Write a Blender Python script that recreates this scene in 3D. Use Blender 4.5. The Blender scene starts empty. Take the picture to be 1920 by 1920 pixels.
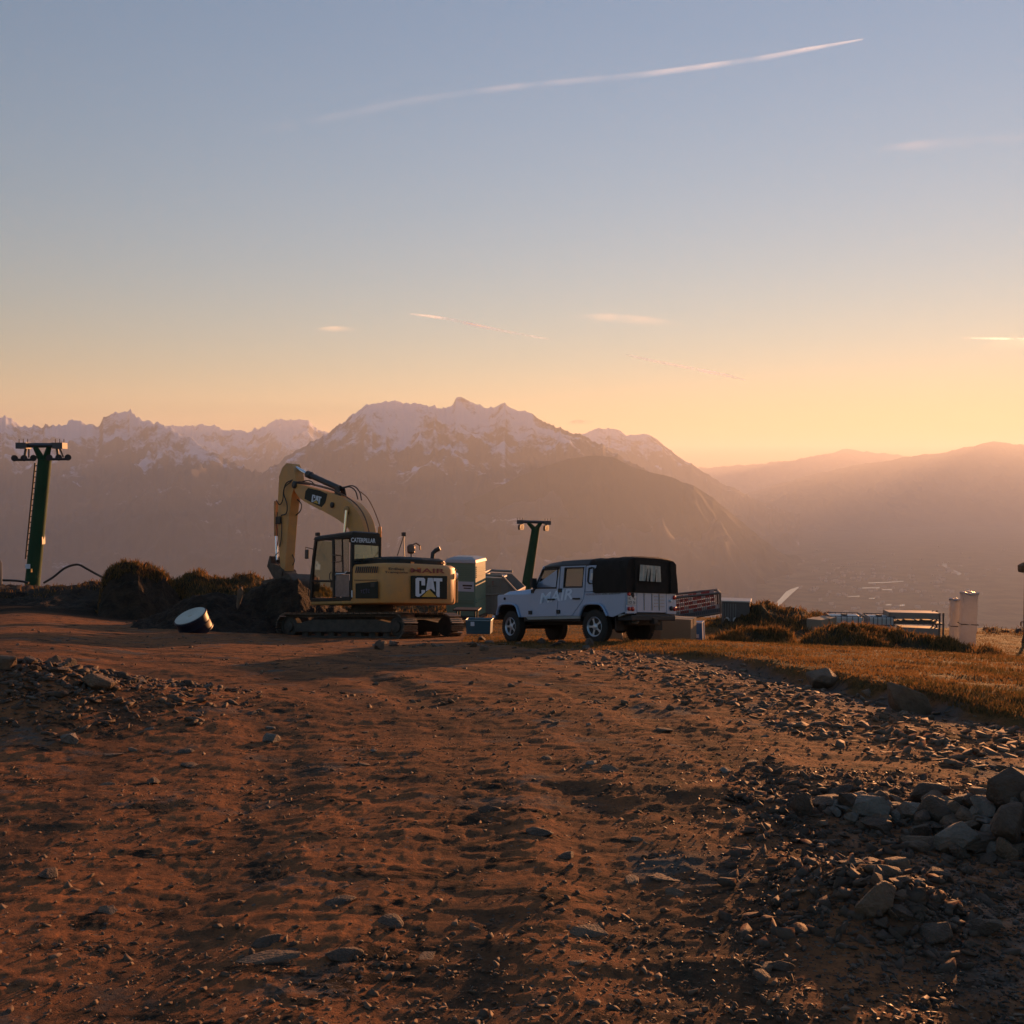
import bpy, bmesh, math, random
import numpy as np
from mathutils import Vector, Matrix, Euler
R = math.radians
random.seed(7); RNG = np.random.default_rng(11)
S = bpy.context.scene
COL = S.collection

# ------------------------------------------------------------------ camera
F_PX, HORIZON, EYE = 1925.0, 890.0, 1.6          # focal length and horizon row of the 1920 px photograph
PITCH = math.atan((960 - HORIZON) / F_PX)
cam_d = bpy.data.cameras.new('camera'); cam = bpy.data.objects.new('camera', cam_d); COL.objects.link(cam)
cam_d.sensor_width = 36; cam_d.sensor_fit = 'HORIZONTAL'; cam_d.lens = 36 * F_PX / 1920
cam_d.clip_start = 0.1; cam_d.clip_end = 200000
cam.location = (0, 0, EYE); cam.rotation_euler = (R(90) - PITCH, 0, 0)
S.camera = cam

# ------------------------------------------------------------------ sky, sun, exposure
SUN_AZ, SUN_EL = R(27.6), R(3.4)                 # to the right of the view axis, just above the ridge
W = bpy.data.worlds.new('World'); S.world = W; W.use_nodes = True
nt = W.node_tree; nt.nodes.clear()
out = nt.nodes.new('ShaderNodeOutputWorld'); bg = nt.nodes.new('ShaderNodeBackground')
sky = nt.nodes.new('ShaderNodeTexSky'); sky.sky_type = 'NISHITA'; sky.sun_disc = False
sky.sun_elevation = SUN_EL; sky.sun_rotation = SUN_AZ
sky.altitude = 1900; sky.air_density = 1.9; sky.dust_density = 0.16; sky.ozone_density = 4.2
bg.inputs['Strength'].default_value = 0.098
gm = nt.nodes.new('ShaderNodeGamma'); gm.inputs[1].default_value = 0.80     # the phone's flat tone curve, same in every direction
nt.links.new(sky.outputs[0], gm.inputs[0]); nt.links.new(gm.outputs[0], bg.inputs['Color']); nt.links.new(bg.outputs[0], out.inputs['Surface'])
sun_d = bpy.data.lights.new('sun', 'SUN'); sun = bpy.data.objects.new('sun', sun_d); COL.objects.link(sun)
sun_d.energy = 5.0; sun_d.angle = R(0.6); sun_d.color = (1.0, 0.43, 0.16)
sd = Vector((math.sin(SUN_AZ) * math.cos(SUN_EL), math.cos(SUN_AZ) * math.cos(SUN_EL), math.sin(SUN_EL)))
sun.rotation_euler = sd.to_track_quat('Z', 'Y').to_euler()
S.view_settings.view_transform = 'Standard'; S.view_settings.look = 'None'
S.view_settings.exposure = 1.76; S.view_settings.gamma = 1.0
S.cycles.use_denoising = True
S.cycles.max_bounces = 6; S.cycles.diffuse_bounces = 3; S.cycles.glossy_bounces = 3
S.cycles.transmission_bounces = 4; S.cycles.transparent_max_bounces = 8; S.cycles.volume_bounces = 1
S.cycles.caustics_reflective = False; S.cycles.caustics_refractive = False

# ------------------------------------------------------------------ helpers: pixels and noise
def ray(px, py):
    a = (px - 960) / F_PX; b = (960 - py) / F_PX
    d = np.array([a, math.cos(PITCH) + b * math.sin(PITCH), -math.sin(PITCH) + b * math.cos(PITCH)])
    return d / math.hypot(d[0], d[1])            # unit length on the ground plan
def at(px, py, dist):                            # point at that distance along the ground
    return ray(px, py) * dist + np.array([0, 0, EYE])

def _hash(ix, iy, s):
    h = (ix.astype(np.int64) * 374761393 + iy.astype(np.int64) * 668265263 + s * 974634777) & 0xffffffff
    h = ((h ^ (h >> 13)) * 1274126177) & 0xffffffff
    h = ((h ^ (h >> 16)) * 2246822519) & 0xffffffff
    return ((h ^ (h >> 15)) & 0xffffff) / float(0xffffff)
def vnoise(x, y, s=0):
    ix = np.floor(x); iy = np.floor(y); fx = x - ix; fy = y - iy
    u = fx * fx * fx * (fx * (fx * 6 - 15) + 10); v = fy * fy * fy * (fy * (fy * 6 - 15) + 10)
    a = _hash(ix, iy, s); b = _hash(ix + 1, iy, s); c = _hash(ix, iy + 1, s); d = _hash(ix + 1, iy + 1, s)
    return (a + (b - a) * u + (c - a) * v + (a - b - c + d) * u * v) * 2 - 1
def fbm(x, y, oct=4, s=0, gain=.5):
    t = 0; a = 1; n = 0
    for k in range(oct):
        t = t + a * vnoise(x * 2 ** k + 17.3 * k, y * 2 ** k - 9.1 * k, s + k); n += a; a *= gain
    return t / n
def ridged(x, y, oct=4, s=0, gain=.5):
    t = 0; a = 1; n = 0
    for k in range(oct):
        t = t + a * (1 - np.abs(vnoise(x * 2 ** k + 7.7 * k, y * 2 ** k + 3.1 * k, s + k))) ** 2; n += a; a *= gain
    return t / n
def sstep(a, b, x):
    t = np.clip((x - a) / (b - a), 0, 1); return t * t * (3 - 2 * t)

# ------------------------------------------------------------------ helpers: materials
def mat(name, rgb=(.5, .5, .5), rough=.6, metal=0., spec=.5, noise=None, bump=None, coat=0., **kw):
    """Principled material; noise=(scale, rgb2, contrast) mixes a second colour, bump=(scale, strength)"""
    m = bpy.data.materials.new(name); m.use_nodes = True
    t = m.node_tree; p = t.nodes['Principled BSDF']
    p.inputs['Base Color'].default_value = (*rgb, 1); p.inputs['Roughness'].default_value = rough
    p.inputs['Metallic'].default_value = metal; p.inputs['Specular IOR Level'].default_value = spec
    if coat: p.inputs['Coat Weight'].default_value = coat; p.inputs['Coat Roughness'].default_value = .15
    tc = t.nodes.new('ShaderNodeTexCoord')
    if noise:
        n = t.nodes.new('ShaderNodeTexNoise'); n.inputs['Scale'].default_value = noise[0]; n.inputs['Detail'].default_value = 6
        n.inputs['Roughness'].default_value = .65
        t.links.new(tc.outputs['Object'], n.inputs['Vector'])
        r = t.nodes.new('ShaderNodeValToRGB'); c = noise[2] if len(noise) > 2 else .15
        r.color_ramp.elements[0].position = .5 - c; r.color_ramp.elements[1].position = .5 + c
        r.color_ramp.elements[0].color = (*rgb, 1); r.color_ramp.elements[1].color = (*noise[1], 1)
        t.links.new(n.outputs[0], r.inputs[0]); t.links.new(r.outputs[0], p.inputs['Base Color'])
    if bump:
        n = t.nodes.new('ShaderNodeTexNoise'); n.inputs['Scale'].default_value = bump[0]; n.inputs['Detail'].default_value = 5
        t.links.new(tc.outputs['Object'], n.inputs['Vector'])
        b = t.nodes.new('ShaderNodeBump'); b.inputs['Strength'].default_value = bump[1]; b.inputs['Distance'].default_value = kw.get('dist', .02)
        t.links.new(n.outputs[0], b.inputs['Height']); t.links.new(b.outputs[0], p.inputs['Normal'])
    return m
def tag(o, label=None, cat=None, group=None, kind=None):
    if label: o['label'] = label
    if cat: o['category'] = cat
    if group: o['group'] = group
    if kind: o['kind'] = kind
    return o
def link(name, me, m=None, parent=None, smooth=False):
    o = bpy.data.objects.new(name, me); COL.objects.link(o)
    if m is not None and not me.materials: me.materials.append(m)
    if smooth: me.polygons.foreach_set('use_smooth', [True] * len(me.polygons))
    if parent is not None: o.parent = parent
    return o
def grid_mesh(name, P, wrap=False):
    """P: (rows, cols, 3) array -> quad mesh"""
    r, c = P.shape[:2]
    i = np.arange((r - 1) * (c - 1)); a = (i // (c - 1)) * c + i % (c - 1)
    q = np.stack([a, a + 1, a + c + 1, a + c], 1).astype(np.int32)
    me = bpy.data.meshes.new(name); me.vertices.add(r * c); me.vertices.foreach_set('co', P.reshape(-1).astype(np.float32))
    me.loops.add(q.size); me.loops.foreach_set('vertex_index', q.reshape(-1)); me.polygons.add(len(q))
    me.polygons.foreach_set('loop_start', np.arange(0, q.size, 4, dtype=np.int32)); me.update(calc_edges=True)
    return me
def tri_mesh(name, V, T):
    me = bpy.data.meshes.new(name); me.vertices.add(len(V)); me.vertices.foreach_set('co', np.asarray(V, np.float32).reshape(-1))
    T = np.asarray(T, np.int32); me.loops.add(T.size); me.loops.foreach_set('vertex_index', T.reshape(-1)); me.polygons.add(len(T))
    me.polygons.foreach_set('loop_start', np.arange(0, T.size, 3, dtype=np.int32)); me.update(calc_edges=True)
    return me

# ------------------------------------------------------------------ far mountains
def m_mountain():
    m = bpy.data.materials.new('mountain_rock_and_snow'); m.use_nodes = True
    t = m.node_tree; p = t.nodes['Principled BSDF']; N = t.nodes.new; L = t.links.new
    g = N('ShaderNodeNewGeometry'); sp = N('ShaderNodeSeparateXYZ'); L(g.outputs['Position'], sp.inputs[0])
    sn = N('ShaderNodeSeparateXYZ'); L(g.outputs['Normal'], sn.inputs[0])
    mp = N('ShaderNodeMapping'); mp.inputs['Scale'].default_value = (.0026, .0026, .0014); L(g.outputs['Position'], mp.inputs[0])
    n1 = N('ShaderNodeTexNoise'); n1.inputs['Scale'].default_value = 1.0; n1.inputs['Detail'].default_value = 12; n1.inputs['Roughness'].default_value = .68
    L(mp.outputs[0], n1.inputs['Vector'])
    # snow = height + noise + flatness
    h = N('ShaderNodeMapRange'); h.inputs[1].default_value = -250; h.inputs[2].default_value = 750; L(sp.outputs[2], h.inputs[0])
    a = N('ShaderNodeMath'); a.operation = 'MULTIPLY_ADD'; a.inputs[1].default_value = 2.6; L(n1.outputs[0], a.inputs[0])
    fl = N('ShaderNodeMath'); fl.operation = 'MULTIPLY'; fl.inputs[1].default_value = .55; L(sn.outputs[2], fl.inputs[0])
    ad = N('ShaderNodeMath'); ad.operation = 'MULTIPLY_ADD'; ad.inputs[1].default_value = .75; L(h.outputs[0], ad.inputs[0]); L(fl.outputs[0], ad.inputs[2])
    L(ad.outputs[0], a.inputs[2])
    r = N('ShaderNodeMapRange'); r.inputs[1].default_value = 2.10; r.inputs[2].default_value = 2.36; L(a.outputs[0], r.inputs[0])
    mx = N('ShaderNodeMix'); mx.data_type = 'RGBA'; L(r.outputs[0], mx.inputs[0])
    mx.inputs[6].default_value = (.075, .07, .06, 1); mx.inputs[7].default_value = (.46, .52, .62, 1)
    L(mx.outputs[2], p.inputs['Base Color']); p.inputs['Roughness'].default_value = .9; p.inputs['Specular IOR Level'].default_value = .1
    return m
M_MTN = m_mountain()
M_FOREST = mat('forested_slope', (.035, .04, .025), .95, spec=.1, noise=(.002, (.06, .05, .03), .2))
VALLEY = -1000.0
def mountain(name, prof, dist, foot, back, seed, m, jag=2.5, cols=420, rows=132, rough=1.0):
    """prof: skyline (px, py); dist: ridge distance as [(px, metres)]; foot/back: run of the near and far slope"""
    prof = np.array(prof, float); dist = np.array(dist, float)
    px = np.linspace(prof[0, 0], prof[-1, 0], cols)
    py = np.interp(px, prof[:, 0], prof[:, 1])
    k = np.array([1, 2, 3, 2, 1.]); k /= k.sum(); py = np.convolve(np.pad(py, 2, 'edge'), k, 'valid')
    py = py - jag * (ridged(px / 26, px * 0, 5, seed, .6) - .45) * 2
    D = np.interp(px, dist[:, 0], dist[:, 1])
    az = np.arctan((px - 960) / F_PX)
    rr = D / np.cos(az) * 1.0
    zc = EYE + np.tan(np.arctan((HORIZON - py) / F_PX * np.cos(az))) * rr
    t = np.concatenate([-np.linspace(1, 0, rows * 2 // 3) ** 1.25, np.linspace(0, 1, rows // 3)[1:]])
    T, _ = np.meshgrid(t, px, indexing='ij')
    run = np.where(T < 0, foot, back)
    r = rr[None] + T * run
    X = np.sin(az)[None] * r; Y = np.cos(az)[None] * r
    a = np.abs(T); drop = (zc - VALLEY + 60)[None]
    fall = .62 * a + .38 * np.sin(a * math.pi / 2) ** 1.0 * (1 - .25 * a)
    fall = fall / fall.max()
    sp = ridged(X / 1300, Y / 1900, 4, seed + 3, .55) - .45
    fine = ridged(X / 520, Y / 620, 3, seed + 9, .6) - .45
    env = np.clip(a * 5, 0, 1) * (1 - a) ** .5
    Z = zc[None] - drop * fall + rough * env * (sp * 620 + fine * 230)
    P = np.stack([X, Y, Z], -1)
    o = link(name, grid_mesh(name, P), m, smooth=True)
    return tag(o, kind='structure')
mountain('mountain', [(-700, 830), (-400, 800), (-200, 795), (0, 776), (30, 790), (60, 800), (100, 795), (122, 793), (140, 781), (165, 797), (185, 795), (205, 779), (235, 768), (262, 778), (290, 793), (325, 803), (400, 846), (480, 885), (600, 955), (720, 1020), (820, 1080)],
         [(-700, 11500), (235, 12500), (820, 9500)], 6200, 3000, 5, M_MTN, 11)
mountain('mountain', [(180, 830), (320, 797), (380, 795), (430, 808), (470, 808), (500, 795), (545, 785), (575, 790), (608, 808), (680, 850), (780, 920)],
         [(180, 17500), (780, 17500)], 5200, 3000, 21, M_MTN, 7, cols=320)
mountain('mountain', [(330, 985), (430, 925), (500, 880), (540, 855), (600, 818), (640, 795), (680, 765), (702, 755), (740, 750), (780, 760), (820, 764), (850, 763), (855, 749), (868, 744), (885, 752), (902, 765), (922, 766), (940, 757), (975, 769), (1000, 777), (1040, 799), (1090, 815), (1130, 835), (1190, 868), (1250, 900), (1330, 955), (1420, 1030)],
         [(330, 10500), (868, 11500), (1420, 10500)], 5200, 3200, 40, M_MTN, 6)
mountain('mountain', [(1000, 850), (1080, 816), (1110, 806), (1150, 801), (1175, 818), (1215, 814), (1250, 838), (1290, 868), (1340, 898), (1400, 928), (1500, 970)],
         [(1000, 16000), (1500, 17000)], 4500, 3000, 61, M_MTN, 4, cols=260)
mountain('forested_hill', [(760, 1010), (850, 955), (950, 905), (1000, 881), (1060, 862), (1110, 854), (1150, 857), (1190, 877), (1230, 888), (1262, 895), (1282, 905), (1300, 909), (1335, 932), (1372, 962), (1430, 1010), (1500, 1060), (1560, 1095)],
         [(760, 8600), (1150, 9300), (1400, 10800), (1560, 12000)], 2200, 1800, 83, M_FOREST, 1.2, rough=.5)
mountain('mountain', [(1150, 885), (1300, 878), (1400, 872), (1480, 863), (1540, 853), (1590, 841), (1620, 846), (1660, 850), (1700, 857), (1780, 866), (1900, 868), (2200, 860)],
         [(1150, 33000), (2200, 33000)], 6000, 4000, 97, M_FOREST, 3, cols=300)
mountain('mountain', [(1290, 965), (1380, 930), (1500, 895), (1600, 873), (1700, 857), (1770, 847), (1820, 836), (1860, 828), (1920, 834), (2000, 848), (2150, 840), (2400, 830), (2800, 850)],
         [(1290, 23000), (1860, 26000), (2800, 22000)], 7000, 4000, 113, M_FOREST, 2.5, cols=420)

# ------------------------------------------------------------------ haze
M_HAZE = bpy.data.materials.new('haze_air'); M_HAZE.use_nodes = True
t = M_HAZE.node_tree; t.nodes.clear(); o_ = t.nodes.new('ShaderNodeOutputMaterial'); v_ = t.nodes.new('ShaderNodeVolumePrincipled')
v_.inputs['Density'].default_value = 4.6e-5; v_.inputs['Color'].default_value = (.76, .83, .97, 1); v_.inputs['Anisotropy'].default_value = .28
t.links.new(v_.outputs[0], o_.inputs['Volume'])

# ------------------------------------------------------------------ ground shape
def base_z(d):
    return np.where(d < 24, -.05 * d - .002 * d * d, -2.352 - .144 * (d - 24))
_cp = np.array([-900, 0, 300, 600, 960, 1300, 1600, 1920, 2800.])
_cd = np.array([0, 8, 12, 20, 24, 30, 38, 44, 52, 60, 75.])
_dz = np.array([
 #  0   8    12   20   24   30   38    44    52   60   75
 [0, .10, .30, .55, .75, 1.1, 1.7, 2.2, 3.1, 4.0, 4.0],
 [0, .05, .15, .47, .60, .94, 1.47, 2.0, 2.7, 3.3, 3.0],
 [0, 0, .05, .15, .30, .50, .87, 1.46, 2.0, 2.4, 2.0],
 [0, 0, 0, 0, .05, .12, .62, .95, 1.1, .8, .3],
 [0, 0, 0, 0, 0, .04, .54, .82, .95, .6, 0],
 [0, 0, 0, 0, 0, .03, .45, .75, .85, .5, 0],
 [0, 0, 0, 0, 0, 0, .30, .55, .65, .4, 0],
 [0, 0, 0, 0, 0, 0, .25, .6, .95, .6, 0],
 [0, 0, 0, 0, 0, .1, .3, .7, 1.0, .6, 0]])
_cs = np.arctan((_cp - 960) / F_PX)
def dz_table(az, d):
    a = np.clip(az, _cs[0], _cs[-1]); i = np.clip(np.searchsorted(_cs, a) - 1, 0, len(_cs) - 2)
    u = (a - _cs[i]) / (_cs[i + 1] - _cs[i]); u = u * u * (3 - 2 * u)
    dd = np.clip(d, 0, 75); j = np.clip(np.searchsorted(_cd, dd) - 1, 0, len(_cd) - 2)
    v = (dd - _cd[j]) / (_cd[j + 1] - _cd[j])
    return (_dz[i, j] * (1 - u) + _dz[i + 1, j] * u) * (1 - v) + (_dz[i, j + 1] * (1 - u) + _dz[i + 1, j + 1] * u) * v
def h0(x, y):
    """the bare hillside: rolls over in front of the camera, then drops to the valley floor"""
    x = np.asarray(x, float); y = np.asarray(y, float)
    d = np.hypot(x, y); az = np.arctan2(x, y)
    near = base_z(np.minimum(d, 56)) + dz_table(az, d)
    far = -.55 * np.clip(d - 52, 0, None) * sstep(48, 80, d)
    z = near + far
    return np.maximum(z, VALLEY + 12 * fbm(x / 900, y / 900, 3, 3))
def gp(px, py, fn=h0):
    """the point of the ground under a pixel of the photograph"""
    r = ray(px, py); d = np.geomspace(1.2, 120, 4000)
    z = EYE + r[2] * d - fn(r[0] * d, r[1] * d)
    k = int(np.argmax(z < 0)) if (z < 0).any() else len(d) - 1
    return np.array([r[0] * d[k], r[1] * d[k]])
def poly_dist(x, y, pts):
    """distance to a polyline and its side (positive on the left of its direction)"""
    best = np.full(np.shape(x), 1e9); side = np.ones(np.shape(x))
    for (ax, ay), (bx, by) in zip(pts[:-1], pts[1:]):
        ux, uy = bx - ax, by - ay; L = ux * ux + uy * uy
        t = np.clip(((x - ax) * ux + (y - ay) * uy) / L, 0, 1)
        dx, dy = x - ax - t * ux, y - ay - t * uy; q = np.hypot(dx, dy)
        s = np.sign(ux * dy - uy * dx); m = q < best
        best = np.where(m, q, best); side = np.where(m, s, side)
    return best, side
SOD = [gp(*p) for p in [(2400, 1490), (2150, 1425), (1920, 1366), (1760, 1328), (1640, 1302), (1560, 1284), (1420, 1256), (1300, 1234), (1180, 1223), (1060, 1218), (950, 1212)]]
SOD += [SOD[-1] + np.array([-1.2, 3.5]), SOD[-1] + np.array([-1.5, 40])]
BERM = [gp(*p) for p in [(1490, 1500), (1600, 1520), (1720, 1545), (1840, 1575), (1990, 1600), (2300, 1680)]]
RUT1 = [gp(*p) for p in [(1330, 1915), (1270, 1680), (1170, 1470), (1040, 1350), (860, 1275), (560, 1235), (200, 1215)]]
RUT2 = [gp(*p) for p in [(760, 1915), (800, 1650), (790, 1480), (720, 1360), (560, 1280), (300, 1240), (0, 1220)]]
def bump_at(x, y, c, amp, sx, sy=None, ang=0):
    sy = sy or sx; dx, dy = x - c[0], y - c[1]; ca, sa = math.cos(ang), math.sin(ang)
    u, v = (dx * ca + dy * sa) / sx, (-dx * sa + dy * ca) / sy
    return amp * np.exp(-(u * u + v * v))
B_LEFT = gp(-70, 1345); B_SMALL = gp(1650, 1690); B_CLOD = gp(1330, 1490); B_CLOD2 = gp(1060, 1465)
def grass_mask(x, y):
    q, s = poly_dist(x, y, SOD); return np.where(s < 0, q, -q)      # metres inside the meadow
def H(x, y, fine=True):
    x = np.asarray(x, float); y = np.asarray(y, float)
    z = h0(x, y); d = np.hypot(x, y); near = sstep(90, 60, d)
    g = grass_mask(x, y); wob = .12 * fbm(x / .8, y / .8, 3, 31)
    edge = sstep(9.5, 12, d) * sstep(30, 20, d) * sstep(1.0, 4.5, x)
    z = z + .13 * sstep(-.14, .22, g + wob) * edge - .08 * edge * sstep(-1.4, -.2, g) * sstep(.1, -.1, g)
    q, s = poly_dist(x, y, BERM); q = q + .12 * fbm(x / .5, y / .5, 2, 77)
    z = z + (.30 * np.exp(-(q / .42) ** 2) + .04 * np.exp(-(q / 1.3) ** 2)) * sstep(2.0, 3.2, x)
    z = z + bump_at(x, y, B_LEFT, .50, 2.1, 1.4, .35) + bump_at(x, y, B_SMALL, .12, .30, .36) + bump_at(x, y, B_CLOD, .04, .5, .2) + bump_at(x, y, B_CLOD2, .035, .4, .15)
    for rut in (RUT1, RUT2):
        q, s = poly_dist(x, y, rut)
        for off in (-.95, .95):
            w = np.abs(q * s - off)
            z = z - ((.016 + .010 * fbm(x / .7, y / .7, 2, 37)) * np.exp(-(w / .26) ** 2) - .008 * np.exp(-((w - .36) / .13) ** 2)) * sstep(26, 10, d)
    dirt = sstep(.15, -.15, g)
    rough = .55 + .75 * sstep(-1.5, 2.6, x - .12 * y) + .5 * sstep(-.1, .5, fbm(x / 1.9, y / 1.9, 3, 5))
    rough = rough * (.35 + .65 * dirt)
    z = z + near * .035 * fbm(x / 1.7, y / 1.7, 3, 8)
    if fine:
        n2 = fbm(x / .42, y / .30, 4, 14, .55)
        n3 = ridged(x / .16, y / .11, 3, 22) - .45
        crust = np.clip(vnoise(x / .13, y / .085, 51) - .25, 0, .5) + .7 * np.clip(vnoise(x / .055, y / .04, 57) - .3, 0, .5)
        plates = .005 * sstep(.04, .14, vnoise(x / .24, y / .15, 151)) + .005 * sstep(.08, .2, vnoise(x / .10, y / .065, 153)) + .006 * sstep(.3, .42, vnoise(x / .4, y / .22, 157))
        z = z + near * dirt * plates * sstep(40, 12, d)
        z = z + near * rough * (.007 * n2 + .005 * n3 + .016 * crust * sstep(-.45, .35, fbm(x / .9, y / .9, 3, 63)))
        z = z + near * (1 - dirt) * .04 * fbm(x / .6, y / .6, 4, 91)
    return z
def ground_hit(px, py):
    return gp(px, py, lambda a, b: H(a, b, False))

# ------------------------------------------------------------------ ground mesh and material
def m_ground():
    m = bpy.data.materials.new('hillside_soil'); m.use_nodes = True
    t = m.node_tree; p = t.nodes['Principled BSDF']; N = t.nodes.new; L = t.links.new
    g = N('ShaderNodeNewGeometry')
    def noise(s, det=8, ro=.6, sc=None, dist=0):
        n = N('ShaderNodeTexNoise'); n.inputs['Scale'].default_value = s; n.inputs['Detail'].default_value = det
        n.inputs['Roughness'].default_value = ro; n.inputs['Distortion'].default_value = dist
        if sc:
            mp = N('ShaderNodeMapping'); mp.inputs['Scale'].default_value = sc; L(g.outputs['Position'], mp.inputs[0]); L(mp.outputs[0], n.inputs['Vector'])
        else: L(g.outputs['Position'], n.inputs['Vector'])
        return n.outputs[0]
    def rng(v, a, b):
        r = N('ShaderNodeMapRange'); r.interpolation_type = 'SMOOTHSTEP'; r.inputs[1].default_value = a; r.inputs[2].default_value = b; L(v, r.inputs[0]); return r.outputs[0]
    def mix(f, a, b):
        x = N('ShaderNodeMix'); x.data_type = 'RGBA'
        L(f, x.inputs[0])
        for k, v in ((6, a), (7, b)):
            if isinstance(v, tuple): x.inputs[k].default_value = (*v, 1)
            else: L(v, x.inputs[k])
        return x.outputs[2]
    def attr(n):
        a = N('ShaderNodeAttribute'); a.attribute_name = n; return a.outputs['Fac']
    clay = mix(rng(noise(3.2, 10, .7), .35, .65), (.30, .122, .052), (.205, .088, .041))
    clay = mix(rng(noise(22, 6, .7), .45, .7), clay, (.10, .054, .031))
    shale = mix(rng(noise(34, 8, .75, (1, 1.6, 1)), .38, .62), (.080, .066, .055), (.155, .128, .106))
    c = mix(rng(noise(1.1, 9, .72), .54, .64), clay, shale)
    dark = rng(noise(2.3, 10, .74, (1, 1.5, 1), .6), .54, .60)
    c = mix(dark, c, (.026, .020, .015))
    fl = N('ShaderNodeTexVoronoi'); fl.inputs['Scale'].default_value = 26; fl.feature = 'F1'; L(g.outputs['Position'], fl.inputs['Vector'])
    fr = rng(fl.outputs['Distance'], .30, .18)
    sel = N('ShaderNodeSeparateColor'); L(fl.outputs['Color'], sel.inputs[0])
    mu = N('ShaderNodeMath'); mu.operation = 'MULTIPLY'; L(fr, mu.inputs[0]); L(rng(sel.outputs[0], .72, .8), mu.inputs[1])
    c = mix(mu.outputs[0], c, shale)
    c = mix(attr('rut'), c, mix(rng(noise(30, 5, .7), .4, .6), (.085, .055, .036), (.045, .032, .023)))
    grass = mix(rng(noise(5, 8, .7), .38, .62), (.115, .062, .022), (.060, .040, .016))
    grass = mix(rng(noise(40, 5, .7), .45, .65), grass, (.15, .085, .034))
    c = mix(attr('grass'), c, grass)
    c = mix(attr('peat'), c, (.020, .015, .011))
    c = mix(attr('strip'), c, (.105, .094, .086))
    c = mix(attr('valley'), c, mix(rng(noise(.004, 6, .7), .4, .6), (.05, .05, .03), (.11, .10, .06)))
    L(c, p.inputs['Base Color'])
    ro = N('ShaderNodeMapRange'); ro.inputs[3].default_value = .92; ro.inputs[4].default_value = .42
    wet = N('ShaderNodeMath'); wet.operation = 'MULTIPLY'; L(attr('wet'), wet.inputs[0]); L(rng(noise(9, 5, .7), .45, .6), wet.inputs[1])
    L(wet.outputs[0], ro.inputs[0]); L(ro.outputs[0], p.inputs['Roughness'])
    sp_ = N('ShaderNodeMapRange'); sp_.inputs[3].default_value = .04; sp_.inputs[4].default_value = .45; L(wet.outputs[0], sp_.inputs[0]); L(sp_.outputs[0], p.inputs['Specular IOR Level'])
    b1 = N('ShaderNodeBump'); b1.inputs['Distance'].default_value = .03; b1.inputs['Strength'].default_value = .55; L(noise(38, 8, .7), b1.inputs['Height'])
    b2 = N('ShaderNodeBump'); b2.inputs['Distance'].default_value = .01; b2.inputs['Strength'].default_value = .5; L(noise(160, 4, .7), b2.inputs['Height']); L(b1.outputs[0], b2.inputs['Normal'])
    L(b2.outputs[0], p.inputs['Normal'])
    return m
M_GROUND = m_ground()
NEAR_ROWS, NEAR_COLS = 710, 720
_d = np.concatenate([np.geomspace(.6, 2.4, 14)[:-1], np.geomspace(2.4, 75, NEAR_ROWS), np.geomspace(75, 2300, 36)[1:], np.geomspace(2300, 45000, 26)[1:]])
_a = np.concatenate([np.radians(np.linspace(-180, -36, 26))[:-1], np.radians(np.linspace(-36, 36, NEAR_COLS)), np.radians(np.linspace(36, 180, 26))[1:]])
DD, AA = np.meshgrid(_d, _a, indexing='ij')
GX, GY = np.sin(AA) * DD, np.cos(AA) * DD
GZ = h0(GX, GY); _near = DD < 92
GZ[_near] = H(GX[_near], GY[_near])
me = grid_mesh('ground', np.stack([GX, GY, GZ], -1))
def fattr(me, name, v):
    me.attributes.new(name, 'FLOAT', 'POINT').data.foreach_set('value', np.asarray(v, np.float32).reshape(-1))
_g = np.full(GX.shape, -5.); _g[_near] = grass_mask(GX[_near], GY[_near]) + .25 * fbm(GX[_near] / .5, GY[_near] / .5, 3, 44)
_az = np.degrees(AA)
fattr(me, 'grass', np.maximum(sstep(-.12, .2, _g), sstep(31, 35, DD) * sstep(-12, -7, _az)) * (DD < 200))
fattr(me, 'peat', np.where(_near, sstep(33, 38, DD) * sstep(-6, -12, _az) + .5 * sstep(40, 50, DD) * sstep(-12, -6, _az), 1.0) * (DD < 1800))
_e = sstep(9.5, 12, DD) * sstep(30, 20, DD) * sstep(1.0, 4.5, GX)
fattr(me, 'strip', .8 * sstep(-1.5, -.8, _g) * sstep(.05, -.15, _g) * _e)
_r = np.zeros(GX.shape)
for rut in (RUT1, RUT2):
    q, sgn = poly_dist(GX[_near], GY[_near], rut)
    for off in (-.95, .95, -.2, 2.1): _r[_near] = np.maximum(_r[_near], np.exp(-((q * sgn - off + .06 * fbm(GX[_near] / .6, GY[_near] / .6, 2, 81)) / .17) ** 2) * (.55 + .6 * fbm(GX[_near] / .8, GY[_near] / .8, 3, 83)))
fattr(me, 'rut', np.clip(_r, 0, 1))
fattr(me, 'wet', sstep(1.2, 2.6, GX) * sstep(7.5, 5.5, DD))
fattr(me, 'valley', 1.0 * (DD > 1700))
ground = tag(link('ground', me, M_GROUND, smooth=True), kind='structure')

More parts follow.
